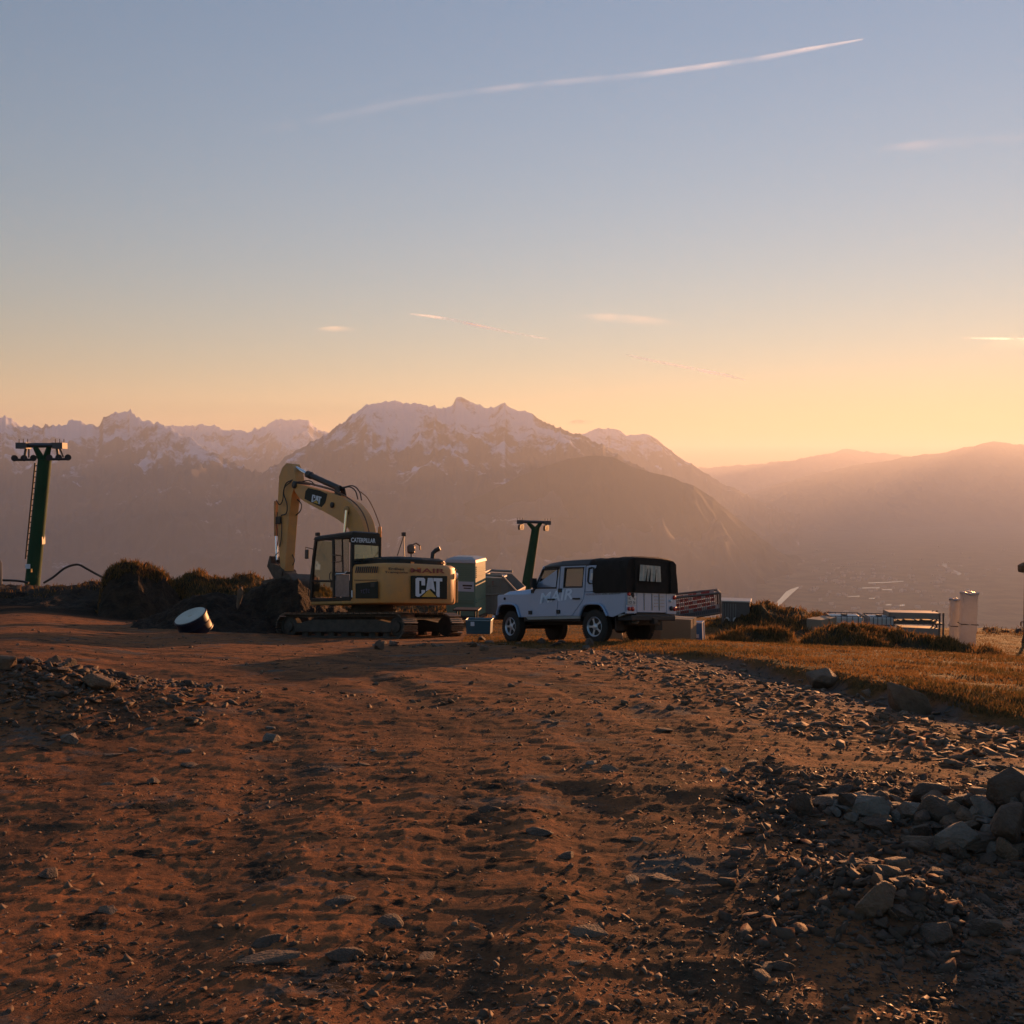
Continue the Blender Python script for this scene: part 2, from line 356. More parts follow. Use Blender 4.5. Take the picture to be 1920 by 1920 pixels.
# ------------------------------------------------------------------ river and ponds in the valley
M_WATER = mat('river_water', (.05, .06, .06), .12, spec=.8, bump=(.02, .15))
def vpt(px, py, z=VALLEY + 16):
    r = ray(px, py); d = (z - EYE) / r[2]; return np.array([r[0] * d, r[1] * d, z])
def water_poly(name, pts, label):
    P = [vpt(*p) for p in pts]; me = bpy.data.meshes.new(name); me.from_pydata([tuple(q) for q in P], [], [tuple(range(len(P)))])
    return tag(link(name, me, M_WATER), kind='structure')
water_poly('river', [(1434, 1150), (1440, 1143), (1462, 1123), (1474, 1109), (1482, 1105), (1494, 1101), (1505, 1098), (1504, 1100), (1495, 1104), (1486, 1112), (1470, 1127), (1452, 1146), (1448, 1150)], '')
for k, p in enumerate([[(1628, 1092), (1662, 1091), (1694, 1089), (1694, 1090.5), (1660, 1093), (1628, 1093.5)], [(1616, 1101.5), (1650, 1101), (1650, 1103), (1616, 1103)],
                       [(1654, 1105), (1672, 1104), (1672, 1106), (1654, 1106.5)], [(1630, 1121), (1640, 1121), (1640, 1122.6), (1630, 1122.6)],
                       [(1660, 1133), (1672, 1132.5), (1671, 1135), (1661, 1135)], [(1685, 1134), (1696, 1133), (1696, 1136), (1686, 1136.5)],
                       [(1765, 1059), (1775, 1056), (1777, 1064), (1770, 1063)], [(1786, 1068), (1795, 1071), (1804, 1076), (1796, 1079), (1791, 1073)], [(1815, 1044), (1822, 1045), (1818, 1048)],
                       [(1682, 972), (1711, 985), (1710, 986), (1681, 973)], [(1590, 1118), (1612, 1117), (1612, 1118.5), (1590, 1119)]]):
    water_poly('pond', p, '')
M_TOWN = mat('far_rooftops', (.28, .25, .22), .8)
V, T = [], []
for k in range(160):
    px = random.choice([random.gauss(1640, 60), random.gauss(1760, 50), random.gauss(1560, 40)]); c = vpt(px, random.gauss(1085, 32), VALLEY + 14)
    s, h, n = random.uniform(7, 20), random.uniform(7, 16), len(V)
    for dx, dy, dz in [(a, b, e) for e in (0, 1) for a, b in ((-1, -1), (1, -1), (1, 1), (-1, 1))]: V.append((c[0] + dx * s, c[1] + dy * s * .6, c[2] - 6 + dz * (h + 6)))
    for q in [(0, 1, 5), (0, 5, 4), (1, 2, 6), (1, 6, 5), (2, 3, 7), (2, 7, 6), (3, 0, 4), (3, 4, 7), (4, 5, 6), (4, 6, 7)]: T.append([n + i for i in q])
tag(link('valley_town', tri_mesh('valley_town', V, T), M_TOWN), kind='stuff')

# ------------------------------------------------------------------ mounds and banks
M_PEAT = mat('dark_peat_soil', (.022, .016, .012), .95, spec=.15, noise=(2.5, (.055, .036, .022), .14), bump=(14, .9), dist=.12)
M_TURF = mat('rough_turf', (.075, .046, .018), .95, spec=.15, noise=(3, (.035, .028, .014), .12), bump=(18, .9), dist=.10)
M_EARTH = mat('excavated_earth', (.05, .033, .022), .95, spec=.15, noise=(3.5, (.022, .016, .012), .12), bump=(16, .9), dist=.10)
MOUNDS = []
def mound(name, prof, dist, foot, back, seed, m, label, cat, group=None, lump=.22, cols=150, rows=46):
    prof = np.array(prof, float); px = np.linspace(prof[0, 0], prof[-1, 0], cols)
    py = np.interp(px, prof[:, 0], prof[:, 1]); k = np.array([1, 2, 3, 2, 1.]) / 9; py = np.convolve(np.pad(py, 2, 'edge'), k, 'valid')
    py = py - 5 * (ridged(px / 11, px * 0, 3, seed + 2) - .45)
    az = np.arctan((px - 960) / F_PX); rr = np.full(cols, float(dist)) + .5 * fbm(px / 60, px * 0, 2, seed)
    zc = EYE - (py - HORIZON) / F_PX * np.cos(az) * rr
    t = np.concatenate([-np.linspace(1, 0, rows * 2 // 3), np.linspace(0, 1, rows // 3)[1:]])
    T, _ = np.meshgrid(t, px, indexing='ij'); r = rr[None] + np.where(T < 0, foot, back) * T
    X = np.sin(az)[None] * r; Y = np.cos(az)[None] * r
    G = H(X, Y, False) - .12; a = np.abs(T)
    end = sstep(0, .08, np.linspace(0, 1, cols)) * sstep(1, .92, np.linspace(0, 1, cols))
    prof_f = 1 - a ** 1.35
    Z = G + np.maximum(zc[None] - G, 0) * prof_f * end[None]
    env = np.clip(a * 4, 0, 1) * (1 - a ** 3) * end[None]
    Z = Z + env * lump * (fbm(X / .9, Y / .9, 4, seed + 1, .6) + .6 * (ridged(X / .45, Y / .45, 3, seed + 4) - .45)) + .06 * lump / .2 * fbm(X / .25, Y / .25, 3, seed + 6) * end[None] * (1 - a ** 4)
    o = link(name, grid_mesh(name, np.stack([X, Y, Z], -1)), m, smooth=True)
    MOUNDS.append((o, X, Y, Z, a)); return tag(o, label, cat, group)
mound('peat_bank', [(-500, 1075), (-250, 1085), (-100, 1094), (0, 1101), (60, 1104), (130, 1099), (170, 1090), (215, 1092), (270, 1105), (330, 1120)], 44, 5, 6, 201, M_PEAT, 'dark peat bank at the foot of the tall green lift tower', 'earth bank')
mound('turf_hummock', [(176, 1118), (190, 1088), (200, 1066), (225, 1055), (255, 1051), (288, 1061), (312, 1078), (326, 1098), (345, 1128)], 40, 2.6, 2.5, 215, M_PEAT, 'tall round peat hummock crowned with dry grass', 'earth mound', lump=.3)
mound('turf_bank', [(290, 1120), (325, 1086), (350, 1076), (372, 1071), (395, 1080), (420, 1088), (440, 1078), (468, 1076), (500, 1089), (560, 1087), (610, 1105), (660, 1150)], 42, 4, 4, 233, M_TURF, 'low grassy turf bank between the round hummock and the digging arm', 'earth bank', lump=.3)
mound('spoil_heap', [(420, 1165), (445, 1125), (485, 1097), (520, 1084), (556, 1087), (578, 1100), (605, 1120), (660, 1155), (700, 1180)], 33.6, 2.6, 2.5, 251, M_PEAT, 'black soil heap under the excavator bucket', 'soil heap')
mound('dirt_heap', [(205, 1200), (240, 1172), (265, 1160), (300, 1151), (330, 1132), (370, 1116), (400, 1110), (430, 1118), (460, 1126), (490, 1135), (515, 1160), (540, 1190)], 33, 3.2, 2, 277, M_EARTH, 'long dark dirt heap behind the tilted drum', 'soil heap', lump=.26)
mound('earth_mound', [(1290, 1200), (1330, 1175), (1360, 1160), (1400, 1142), (1430, 1133), (1450, 1140), (1500, 1150), (1530, 1160), (1560, 1160), (1600, 1176), (1670, 1195)], 39, 4.5, 4, 291, M_TURF, 'brown earth mound beside the small grey container', 'earth mound', lump=.35)
mound('grass_mound', [(1320, 1206), (1345, 1196), (1372, 1190), (1420, 1185), (1450, 1181), (1478, 1190), (1505, 1208)], 28, 1.6, 1.6, 307, M_TURF, 'small grassy mound just right of the wooden crate', 'earth mound')
mound('grass_mound', [(1480, 1218), (1520, 1200), (1545, 1186), (1570, 1177), (1592, 1174), (1640, 1178), (1700, 1186), (1760, 1199), (1820, 1216), (1865, 1229), (1910, 1242)], 29, 2.8, 2.2, 323, M_TURF, 'long dark grassy mound in front of the white tanks', 'earth mound', lump=.26)
mound('heath_bank', [(560, 1165), (600, 1145), (640, 1137), (700, 1133), (780, 1130), (840, 1133), (880, 1146), (920, 1165)], 43, 5, 5, 261, M_TURF, 'low brown heath bank seen under the excavator body', 'earth bank')
mound('heath_ridge', [(1780, 1212), (1830, 1199), (1852, 1191), (1870, 1188), (1895, 1196), (1925, 1192), (2050, 1188), (2300, 1180)], 46, 4, 5, 341, M_PEAT, 'low dark heath ridge at the right edge beyond the meadow', 'earth bank')

# ------------------------------------------------------------------ stones
def rock_mesh(seed, npts=26, flat=.6, sub=True):
    r = np.random.default_rng(seed); bm = bmesh.new()
    v = r.normal(size=(npts, 3)); v /= np.linalg.norm(v, axis=1)[:, None]; v *= r.uniform(.75, 1.0, (npts, 1))
    v *= np.array([1.0, r.uniform(.6, .9), flat * r.uniform(.75, 1.15)]) * .5
    for p in v: bm.verts.new(p)
    h = bmesh.ops.convex_hull(bm, input=list(bm.verts))
    bmesh.ops.delete(bm, geom=list({e for e in h['geom_interior'] + h['geom_unused'] if isinstance(e, bmesh.types.BMVert)}), context='VERTS')
    if sub:
        bmesh.ops.bevel(bm, geom=list(bm.edges), offset=.035, segments=1, profile=.5, affect='EDGES', clamp_overlap=True)
    me = bpy.data.meshes.new('stone'); bm.to_mesh(me); bm.free(); return me
M_STONE = []
for k, (a, b) in enumerate([((.175, .108, .066), (.095, .058, .036)), ((.105, .068, .045), (.062, .038, .025)), ((.19, .155, .125), (.11, .085, .065))]):
    M_STONE.append(mat('stone_%s' % ['grey', 'brown', 'pale'][k], a, .8, spec=.35, noise=(3.5, b, .18), bump=(14, .5), dist=.06))
ROCKS = []
for k in range(15):
    me = rock_mesh(500 + k, 22, [.75, .5, .32][k % 3]); me.materials.append(M_STONE[[0, 1, 0, 1, 2][k % 5]]); ROCKS.append(me)
def put_rock(name, x, y, size, label, group, sink=.3, mesh=None, rot=None, dz=0):
    me = mesh or random.choice(ROCKS); o = bpy.data.objects.new(name, me); COL.objects.link(o)
    e = rot or (random.uniform(-.45, .45), random.uniform(-.45, .45), random.uniform(0, 6.3))
    s = size if isinstance(size, tuple) else (size * random.uniform(.85, 1.15), size * random.uniform(.8, 1.1), size * random.uniform(.8, 1.15))
    zs = max(v.co.z for v in me.vertices) * s[2]
    o.location = (x, y, float(H(x, y)) + zs * (1 - 2 * sink) + dz); o.rotation_euler = e; o.scale = s
    return tag(o, label, 'rock', group)
LB = 'rough stone lying in the rubble berm at the right edge of the track'
for k in range(170):
    t = random.random() ** .8; i = .35 + t * 3.4; j = int(i); u = i - j
    c = BERM[j] * (1 - u) + BERM[j + 1] * u
    x, y = c[0] + random.gauss(0, .12), c[1] + random.choice([-1, -1, -1, .3]) * abs(random.gauss(0, .34)) + .02
    put_rock('rock', x, y, random.choice([.09, .11, .13, .16, .19, .25]) * random.uniform(.85, 1.2), LB, 'stones of the rubble berm', .12)
for k in range(34):
    c = B_SMALL; put_rock('rock', c[0] + random.gauss(0, .22), c[1] + random.gauss(-.05, .26), random.choice([.06, .08, .11, .14, .19]), 'stone of the small cluster in front of the rubble berm', 'stones of the small cluster', .25)
for k in range(95):
    x, y = B_LEFT[0] + random.gauss(.5, 1.1), B_LEFT[1] + random.gauss(-.2, .9)
    put_rock('rock', x, y, random.choice([.07, .09, .11, .14, .2]), 'broken stone lying on the rubble heap at the left edge', 'stones of the left rubble heap', .3)
def boulder(px, py, size, rot, label, flat=.7, seed=0, sink=.22):
    me = rock_mesh(900 + seed, 18, flat); me.materials.append(M_STONE[seed % 2]); c = ground_hit(px, py)
    return put_rock('boulder', c[0], c[1], size, label, None, sink, me, rot)
boulder(1545, 1291, (.68, .42, .50), (.15, .3, .4), 'jagged grey boulder at the meadow edge, farther from the camera', .8, 0, .14)
boulder(1698, 1336, (.62, .4, .50), (.1, .55, -.2), 'wedge shaped grey boulder with a sunlit top edge beside the meadow', .85, 2, .12)
boulder(1905, 1515, (.40, .34, .38), (.2, .1, .3), 'large brown boulder on the right end of the rubble berm', .85, 1, .1)
boulder(1740, 1590, (.42, .25, .24), (0, .1, .2), 'long smooth grey boulder at the foot of the rubble berm', .6, 4, .15)
boulder(1830, 1598, (.48, .3, .24), (.1, -.1, -.2), 'dark low boulder at the foot of the berm near the right edge', .6, 3, .15)
boulder(1890, 1580, (.36, .3, .40), (.2, .1, 1.2), 'upright brown boulder below the right end of the berm', .9, 5, .15)
boulder(1640, 1712, (.26, .22, .24), (0, 0, .5), 'round pale boulder in front of the small stone cluster', .9, 6, .2)
boulder(500, 1800, (.30, .2, .07), (.05, 0, .3), 'flat pale slab lying alone on the left of the track', .35, 8, .2)
boulder(182, 1290, (.42, .3, .3), (.2, .3, .2), 'sunlit stone on the tip of the left rubble heap', .8, 10, .2)
boulder(1520, 1196, (.55, .4, .25), (0, 0, 0), 'pale flat boulder at the left foot of the long grassy mound', .6, 12, .2)
boulder(1411, 1206, (.26, .2, .42), (0, 0, .2), 'small upright pale stone in the meadow before the grassy mound', 1.0, 14, .2)
boulder(4, 1256, (.34, .26, .26), (.1, -.2, 0), 'sunlit boulder cut by the left edge on top of the rubble heap', .8, 16, .2)
for k in range(46):
    px, py = random.uniform(30, 1500), random.choice([random.uniform(1260, 1500), random.uniform(1400, 1915)]); c = ground_hit(px, py)
    me = ROCKS[2 + 3 * random.randrange(5)]
    put_rock('flat_stone', c[0], c[1], random.uniform(.08, .2), 'flat stone half buried in the dirt track', 'flat stones in the track', .42, me, (random.uniform(-.12, .12), random.uniform(-.12, .12), random.uniform(0, 6)))
for k in range(40):
    px, py = random.uniform(700, 1110), random.gauss(1210, 5); c = ground_hit(px, py)
    put_rock('rubble_stone', c[0], c[1], random.uniform(.12, .34), 'shale stone in the rubble strip before the excavator and the pickup', 'stones of the rubble strip', .3)

def gravel(name, n, sampler, smin, smax, m, seed, flat=.55, npt=9):
    base = []
    for k in range(6):
        g = rock_mesh(seed + k, npt, flat, False); V = np.array([v.co for v in g.vertices]); g.calc_loop_triangles()
        base.append((V, np.array([t.vertices for t in g.loop_triangles]))); bpy.data.meshes.remove(g)
    P = sampler(n); z = H(P[:, 0], P[:, 1]); Vs, Ts, o = [], [], 0
    for k in range(len(P)):
        V, T_ = base[k % 6]; s = smin + (smax - smin) * random.random() ** 3
        a, b, c = random.uniform(0, 6.3), random.gauss(0, .3), random.gauss(0, .3)
        Rm = np.array(Euler((b, c, a)).to_matrix()); W_ = (V * s * np.array([1, random.uniform(.6, 1), random.uniform(.6, 1.1)])) @ Rm.T
        Vs.append(W_ + np.array([P[k, 0], P[k, 1], z[k] + s * .03])); Ts.append(T_ + o); o += len(V)
    return tag(link(name, tri_mesh(name, np.concatenate(Vs), np.concatenate(Ts)), m), kind='stuff')
def fan(dmin, dmax, amin, amax, ok=None, p=1.0):
    def f(n):
        out = np.zeros((0, 2))
        while len(out) < n:
            d = dmin * (dmax / dmin) ** (RNG.random(n * 2) ** p); a = np.radians(RNG.uniform(amin, amax, n * 2))
            q = np.stack([np.sin(a) * d, np.cos(a) * d], 1)
            if ok is not None: q = q[ok(q[:, 0], q[:, 1])]
            out = np.concatenate([out, q])
        return out[:n]
    return f
_patch = lambda x, y: (fbm(x / 1.3, y / 1.3, 3, 71) + .35 * sstep(-1.5, 2.5, x) + RNG.uniform(-.5, .5, x.shape) > .12) & (grass_mask(x, y) < -.1)
gravel('gravel', 1800, fan(2.9, 12, -31, 31, _patch), .012, .075, M_STONE[0], 700)
gravel('brown_gravel', 3600, fan(2.9, 11, -31, 31, _patch), .012, .07, M_STONE[1], 720)
gravel('far_gravel', 1100, fan(9, 26, -31, 20, _patch), .03, .16, M_STONE[0], 740)
gravel('shale_chips', 15000, fan(2.8, 10, -31, 31, lambda x, y: (fbm(x / .9, y / .9, 3, 171) + .4 * sstep(-2, 2, x) + RNG.uniform(-.6, .6, x.shape) > .05) & (grass_mask(x, y) < -.1), .8), .010, .045, M_STONE[0], 820, .3, 7)
M_WETS = mat('wet_dark_stone', (.075, .050, .034), .62, spec=.35, noise=(5, (.028, .021, .016), .2))
gravel('wet_gravel', 7000, fan(2.8, 7.5, 2, 31, lambda x, y: (x > 1.5 + RNG.normal(0, .5, x.shape)) & (poly_dist(x, y, BERM)[0] > .4)), .014, .06, M_WETS, 840, .5, 8)
_edge = lambda x, y: (grass_mask(x, y) < .0) & (grass_mask(x, y) > -2.4) & (x > .5)
gravel('shale_rubble', 2200, fan(8, 24, -2, 31, _edge), .04, .24, M_STONE[0], 760, .4)
_lh = lambda x, y: bump_at(x, y, B_LEFT, 1, 2.0, 1.4, .35) > RNG.uniform(.1, .9, x.shape)
gravel('heap_rubble', 4200, fan(7, 17, -34, -8, _lh), .04, .2, M_STONE[1], 780)
_bm = lambda x, y: np.maximum(np.exp(-(poly_dist(x, y, BERM)[0] / .8) ** 2), bump_at(x, y, B_SMALL, 1, .6)) > RNG.uniform(.1, .9, x.shape)
gravel('berm_rubble', 3600, fan(4, 11, 12, 34, _bm), .03, .16, M_STONE[1], 800)

# ------------------------------------------------------------------ dry grass
def m_grass(name, a, b):
    m = mat(name, a, .8, spec=.2, noise=(1.2, b, .2)); t = m.node_tree; p = t.nodes['Principled BSDF']
    tr = t.nodes.new('ShaderNodeBsdfTranslucent'); tr.inputs[0].default_value = (*[min(1, c * 1.5) for c in a], 1)
    mx = t.nodes.new('ShaderNodeMixShader'); mx.inputs[0].default_value = .4
    t.links.new(p.outputs[0], mx.inputs[1]); t.links.new(tr.outputs[0], mx.inputs[2]); t.links.new(mx.outputs[0], t.nodes['Material Output'].inputs[0])
    return m
M_DRY = m_grass('dry_grass', (.20, .105, .036), (.11, .065, .024)); M_GREEN = m_grass('heath_grass', (.085, .060, .022), (.05, .045, .018))
def blades(name, P, hmin, hmax, w, m, lean=.5):
    n = len(P); h = RNG.uniform(hmin, hmax, n); a = RNG.uniform(0, 2 * math.pi, n); le = RNG.normal(0, lean, (n, 2)) * h[:, None]
    ww = w * RNG.uniform(.6, 1.4, n); dx, dy = np.cos(a) * ww / 2, np.sin(a) * ww / 2
    b0 = P + np.stack([dx, dy, dx * 0 - .01], 1); b1 = P - np.stack([dx, dy, dx * 0 + .01], 1)
    mid = P + np.stack([le[:, 0] * .35, le[:, 1] * .35, h * .6], 1); tip = P + np.stack([le[:, 0], le[:, 1], h], 1)
    m0 = mid + np.stack([dx, dy, dx * 0], 1) * .7; m1 = mid - np.stack([dx, dy, dx * 0], 1) * .7
    V = np.stack([b0, b1, m0, m1, tip], 1).reshape(-1, 3); k = np.arange(n)[:, None] * 5
    T_ = np.concatenate([k + np.array([0, 1, 2]), k + np.array([1, 3, 2]), k + np.array([2, 3, 4])])
    return tag(link(name, tri_mesh(name, V, T_), m), kind='stuff')
def on_ground(s):
    return np.column_stack([s, H(s[:, 0], s[:, 1])])
_mead = lambda x, y: (grass_mask(x, y) > .02) & (fbm(x / .5, y / .5, 3, 131) + RNG.uniform(-.6, .6, x.shape) > -.05)
blades('meadow_grass', on_ground(fan(9, 47, -3, 33, _mead, .9)(95000)), .015, .05, .014, M_DRY)
_md2 = lambda x, y: (grass_mask(x, y) > .02) & (fbm(x / 1.1, y / 1.1, 3, 141) > .22)
blades('meadow_tufts', on_ground(fan(9, 34, -3, 33, _md2)(12000)), .03, .09, .012, M_GREEN)
def on_mound(k, n, amax=.8):
    o, X, Y, Z, a = MOUNDS[k]; r, c = X.shape; i = RNG.uniform(0, r - 1.01, n); j = RNG.uniform(0, c - 1.01, n)
    i0, j0 = i.astype(int), j.astype(int); u, v = i - i0, j - j0
    L_ = lambda A: A[i0, j0] * (1 - u) * (1 - v) + A[i0 + 1, j0] * u * (1 - v) + A[i0, j0 + 1] * (1 - u) * v + A[i0 + 1, j0 + 1] * u * v
    P = np.stack([L_(X), L_(Y), L_(Z)], 1); keep = (L_(a) < amax) & (fbm(P[:, 0] / .7, P[:, 1] / .7, 3, 150 + k) + RNG.uniform(-.4, .4, n) > -.1)
    return P[keep]
for k, n, hm, am in ((0, 5000, .16, .35), (1, 7000, .22, .30), (2, 10000, .22, .6), (5, 9000, .22, .7), (6, 6000, .22, .9), (7, 14000, .20, .8), (8, 5000, .25, .7), (9, 5000, .25, .6)):
    P = on_mound(k, n, am); q = len(P) // 2
    blades('bank_grass', P[:q], .1, hm, .028, M_DRY, .45); blades('bank_heath', P[q:], .08, hm * .8, .03, M_GREEN, .45)

# ------------------------------------------------------------------ helpers: building in a machine's own frame
class Frame:
    """a thing's own axes on the slope: x forward, y to its left, z up from the ground it stands on"""
    def __init__(s, px, py, axis_d, yaw, slope=.145, roll=0, lift=0):
        r = ray(px, py); k = axis_d / r[1]; s.o = r * k + np.array([0, 0, EYE])
        n = np.array([-roll, slope, 1.]); s.n = n / np.linalg.norm(n)
        h = np.array([-math.cos(yaw), math.sin(yaw), 0]); f = h - s.n * h.dot(s.n); s.f = f / np.linalg.norm(f)
        s.l = np.cross(s.n, s.f); s.o = s.o + s.n * lift
    def matrix(s):
        m = Matrix.Identity(4)
        for i in range(3):
            m[i][0], m[i][1], m[i][2], m[i][3] = s.f[i], s.l[i], s.n[i], s.o[i]
        return m
    def hit(s, px, py, axis, val):
        """local point where the sight line of a pixel meets the thing's plane x|y|z = val"""
        r = ray(px, py); e = np.array([0, 0, EYE]); a = {'x': s.f, 'y': s.l, 'z': s.n}[axis]
        k = (val - (e - s.o).dot(a)) / r.dot(a); p = e + r * k - s.o
        return np.array([p.dot(s.f), p.dot(s.l), p.dot(s.n)])
    def root(s, name, label, cat, group=None):
        o = bpy.data.objects.new(name, None); COL.objects.link(o); o.matrix_world = s.matrix(); o.empty_display_size = .2
        return tag(o, label, cat, group)
class MB:
    """collects shapes and links them as one mesh"""
    def __init__(s): s.bm = bmesh.new()
    def box(s, x0, x1, y0, y1, z0, z1, M=None):
        V = [s.bm.verts.new(M @ Vector(c) if M else c) for c in ((x0, y0, z0), (x1, y0, z0), (x1, y1, z0), (x0, y1, z0), (x0, y0, z1), (x1, y0, z1), (x1, y1, z1), (x0, y1, z1))]
        for q in ((0, 3, 2, 1), (4, 5, 6, 7), (0, 1, 5, 4), (1, 2, 6, 5), (2, 3, 7, 6), (3, 0, 4, 7)): s.bm.faces.new([V[i] for i in q])
        return s
    def prism(s, pts, vec):
        """polygon of 3D points pushed along vec"""
        vec = Vector(vec); a = [s.bm.verts.new(Vector(p)) for p in pts]; b = [s.bm.verts.new(Vector(p) + vec) for p in pts]; n = len(a)
        s.bm.faces.new(a); s.bm.faces.new(b[::-1])
        for i in range(n): s.bm.faces.new((a[i], b[i], b[(i + 1) % n], a[(i + 1) % n]))
        return s
    def loft(s, rings, caps=True, closed=True):
        R_ = [[s.bm.verts.new(Vector(p)) for p in r] for r in rings]; n = len(R_[0])
        for a, b in zip(R_[:-1], R_[1:]):
            for i in range(n if closed else n - 1): s.bm.faces.new((a[i], a[(i + 1) % n], b[(i + 1) % n], b[i]))
        if caps and closed: s.bm.faces.new(R_[0][::-1]); s.bm.faces.new(R_[-1])
        return s
    def tube(s, pts, r, n=8):
        pts = [Vector(p) for p in pts]; rs = r if isinstance(r, (list, tuple)) else [r] * len(pts); rings = []; up = None
        for i, p in enumerate(pts):
            d = (pts[min(i + 1, len(pts) - 1)] - pts[max(i - 1, 0)]).normalized()
            if up is None: up = Vector((0, 0, 1)) if abs(d.z) < .9 else Vector((1, 0, 0))
            a = d.cross(up).normalized(); b = a.cross(d).normalized(); up = b
            rings.append([p + (a * math.cos(k * 2 * math.pi / n) + b * math.sin(k * 2 * math.pi / n)) * rs[i] for k in range(n)])
        return s.loft(rings)
    def lathe(s, c, axis, prof, n=28):
        """prof: (offset along axis, radius)"""
        ax = Vector(axis).normalized(); u = ax.orthogonal().normalized(); w = ax.cross(u); c = Vector(c)
        return s.loft([[c + ax * h + (u * math.cos(2 * math.pi * k / n) + w * math.sin(2 * math.pi * k / n)) * r for k in range(n)] for h, r in prof])
    def build(s, name, m, parent=None, bevel=0, smooth=False, seg=2, label=None):
        bmesh.ops.recalc_face_normals(s.bm, faces=list(s.bm.faces)); me = bpy.data.meshes.new(name); s.bm.to_mesh(me); s.bm.free()
        o = link(name, me, m, parent, smooth)
        if bevel:
            b = o.modifiers.new('bevel', 'BEVEL'); b.width = bevel; b.segments = seg; b.limit_method = 'ANGLE'; b.angle_limit = R(35)
        if smooth and hasattr(me, 'set_sharp_from_angle'): me.set_sharp_from_angle(angle=R(38))
        if label: o['label'] = label
        return o
def curve_pts(pts, n=6):
    """smooth a polyline (Catmull-Rom)"""
    P = [np.array(p, float) for p in pts]; P = [2 * P[0] - P[1]] + P + [2 * P[-1] - P[-2]]; out_ = []
    for i in range(1, len(P) - 2):
        for k in range(n):
            t_ = k / n; out_.append(.5 * (2 * P[i] + (P[i + 1] - P[i - 1]) * t_ + (2 * P[i - 1] - 5 * P[i] + 4 * P[i + 1] - P[i + 2]) * t_ ** 2 + (3 * P[i] - P[i - 1] - 3 * P[i + 1] + P[i + 2]) * t_ ** 3))
    return out_ + [P[-2]]
def text_mesh(body, size, bold=0., shear=0., spacing=1.0, ext=.002):
    c = bpy.data.curves.new('lettering', 'FONT'); c.body = body; c.size = size; c.offset = bold; c.shear = shear; c.space_character = spacing; c.extrude = ext; c.resolution_u = 3
    o = bpy.data.objects.new('tmp', c); COL.objects.link(o); bpy.context.view_layer.update()
    me = bpy.data.meshes.new_from_object(o.evaluated_get(bpy.context.evaluated_depsgraph_get())); bpy.data.objects.remove(o); bpy.data.curves.remove(c); me.name = 'lettering'
    return me
def lettering(name, body, m, parent, bl, br, up, height, bold=0., shear=0., lift=.004):
    """text laid on a plane between the local points bl and br (its baseline), as tall as height"""
    me = text_mesh(body, 1.0, bold, shear); V = np.array([v.co for v in me.vertices]); mn, mx = V.min(0), V.max(0)
    bl, br, up = Vector(bl), Vector(br), Vector(up).normalized(); ux = (br - bl); w = ux.length; ux.normalize(); up = (up - ux * up.dot(ux)).normalized(); nn = ux.cross(up)
    for v in me.vertices:
        x = (v.co.x - mn[0]) / (mx[0] - mn[0]) * w; y = (v.co.y - mn[1]) / (mx[1] - mn[1]) * height
        v.co = bl + ux * x + up * y + nn * (lift + v.co.z)
    return link(name, me, m, parent)

def worn_marks(name, m, parent, bl, br, up, height, n, gaps=(), lift=.004):
    """a line of lettering too worn or small to read: short strokes of uneven height, no words"""
    bl, br, up = Vector(bl), Vector(br), Vector(up).normalized(); ux = (br - bl) / n; up = (up - ux.normalized() * up.dot(ux.normalized())).normalized(); nn = ux.cross(up).normalized(); b = MB()
    for k in range(n):
        if k in gaps: continue
        h0_, h1_ = height * (0 if k % 3 else .12), height * (.78 + .22 * ((k * 7) % 5) / 4); a = bl + ux * (k + .12) + nn * lift; c = bl + ux * (k + .80) + nn * lift
        for u0, u1, v0, v1 in ((0, .3, h0_, h1_), (.45, 1, h0_, h0_ + height * .2), (.45, 1, h1_ - height * .2, h1_)) if k % 2 else ((0, 1, h1_ - height * .22, h1_), (.3, .65, h0_, h1_ - height * .26)):
            b.prism([a.lerp(c, u0) + up * v0, a.lerp(c, u1) + up * v0, a.lerp(c, u1) + up * v1, a.lerp(c, u0) + up * v1], nn * .003)
    return tag(b.build(name, m, parent), kind='stuff')

# ------------------------------------------------------------------ materials of machines
M_YEL = mat('machine_yellow_paint', (.68, .30, .065), .5, noise=(1.8, (.45, .24, .10), .22), bump=(60, .05))
M_YEL2 = mat('worn_yellow_paint', (.54, .27, .07), .5, noise=(3.0, (.26, .14, .05), .16), bump=(40, .08))
M_BLACK = mat('black_plastic', (.018, .018, .018), .5)
M_CABB = mat('cab_black_paint', (.010, .012, .011), .5, spec=.3)
M_STEEL = mat('dirty_track_steel', (.10, .075, .055), .75, metal=.1, noise=(5, (.045, .033, .024), .2), bump=(30, .3))
M_SHOE = mat('polished_track_shoe', (.20, .15, .11), .42, metal=.6, noise=(9, (.07, .05, .04), .2))
M_CHROME = mat('chrome_rod', (.75, .78, .82), .12, metal=1.0)
M_RUBBER = mat('black_rubber', (.012, .012, .012), .7, noise=(9, (.030, .024, .018), .2))
M_HOSE = mat('hydraulic_hose', (.012, .011, .010), .5)
M_WHITE = mat('white_lettering', (.62, .66, .72), .5)
M_DECAL = mat('dark_green_decal', (.016, .022, .017), .6, spec=.2)
M_TRI = mat('logo_yellow', (.62, .36, .05), .5)
M_REDT = mat('faded_red_lettering', (.26, .05, .035), .6)
M_BRT = mat('brown_lettering', (.10, .055, .03), .6)
M_ORANGE = mat('orange_lens', (.8, .22, .03), .25, coat=.6)
M_RED = mat('red_lens', (.5, .02, .015), .2, coat=.6)
M_CLEAR = mat('lamp_glass', (.7, .72, .75), .12, coat=.6)
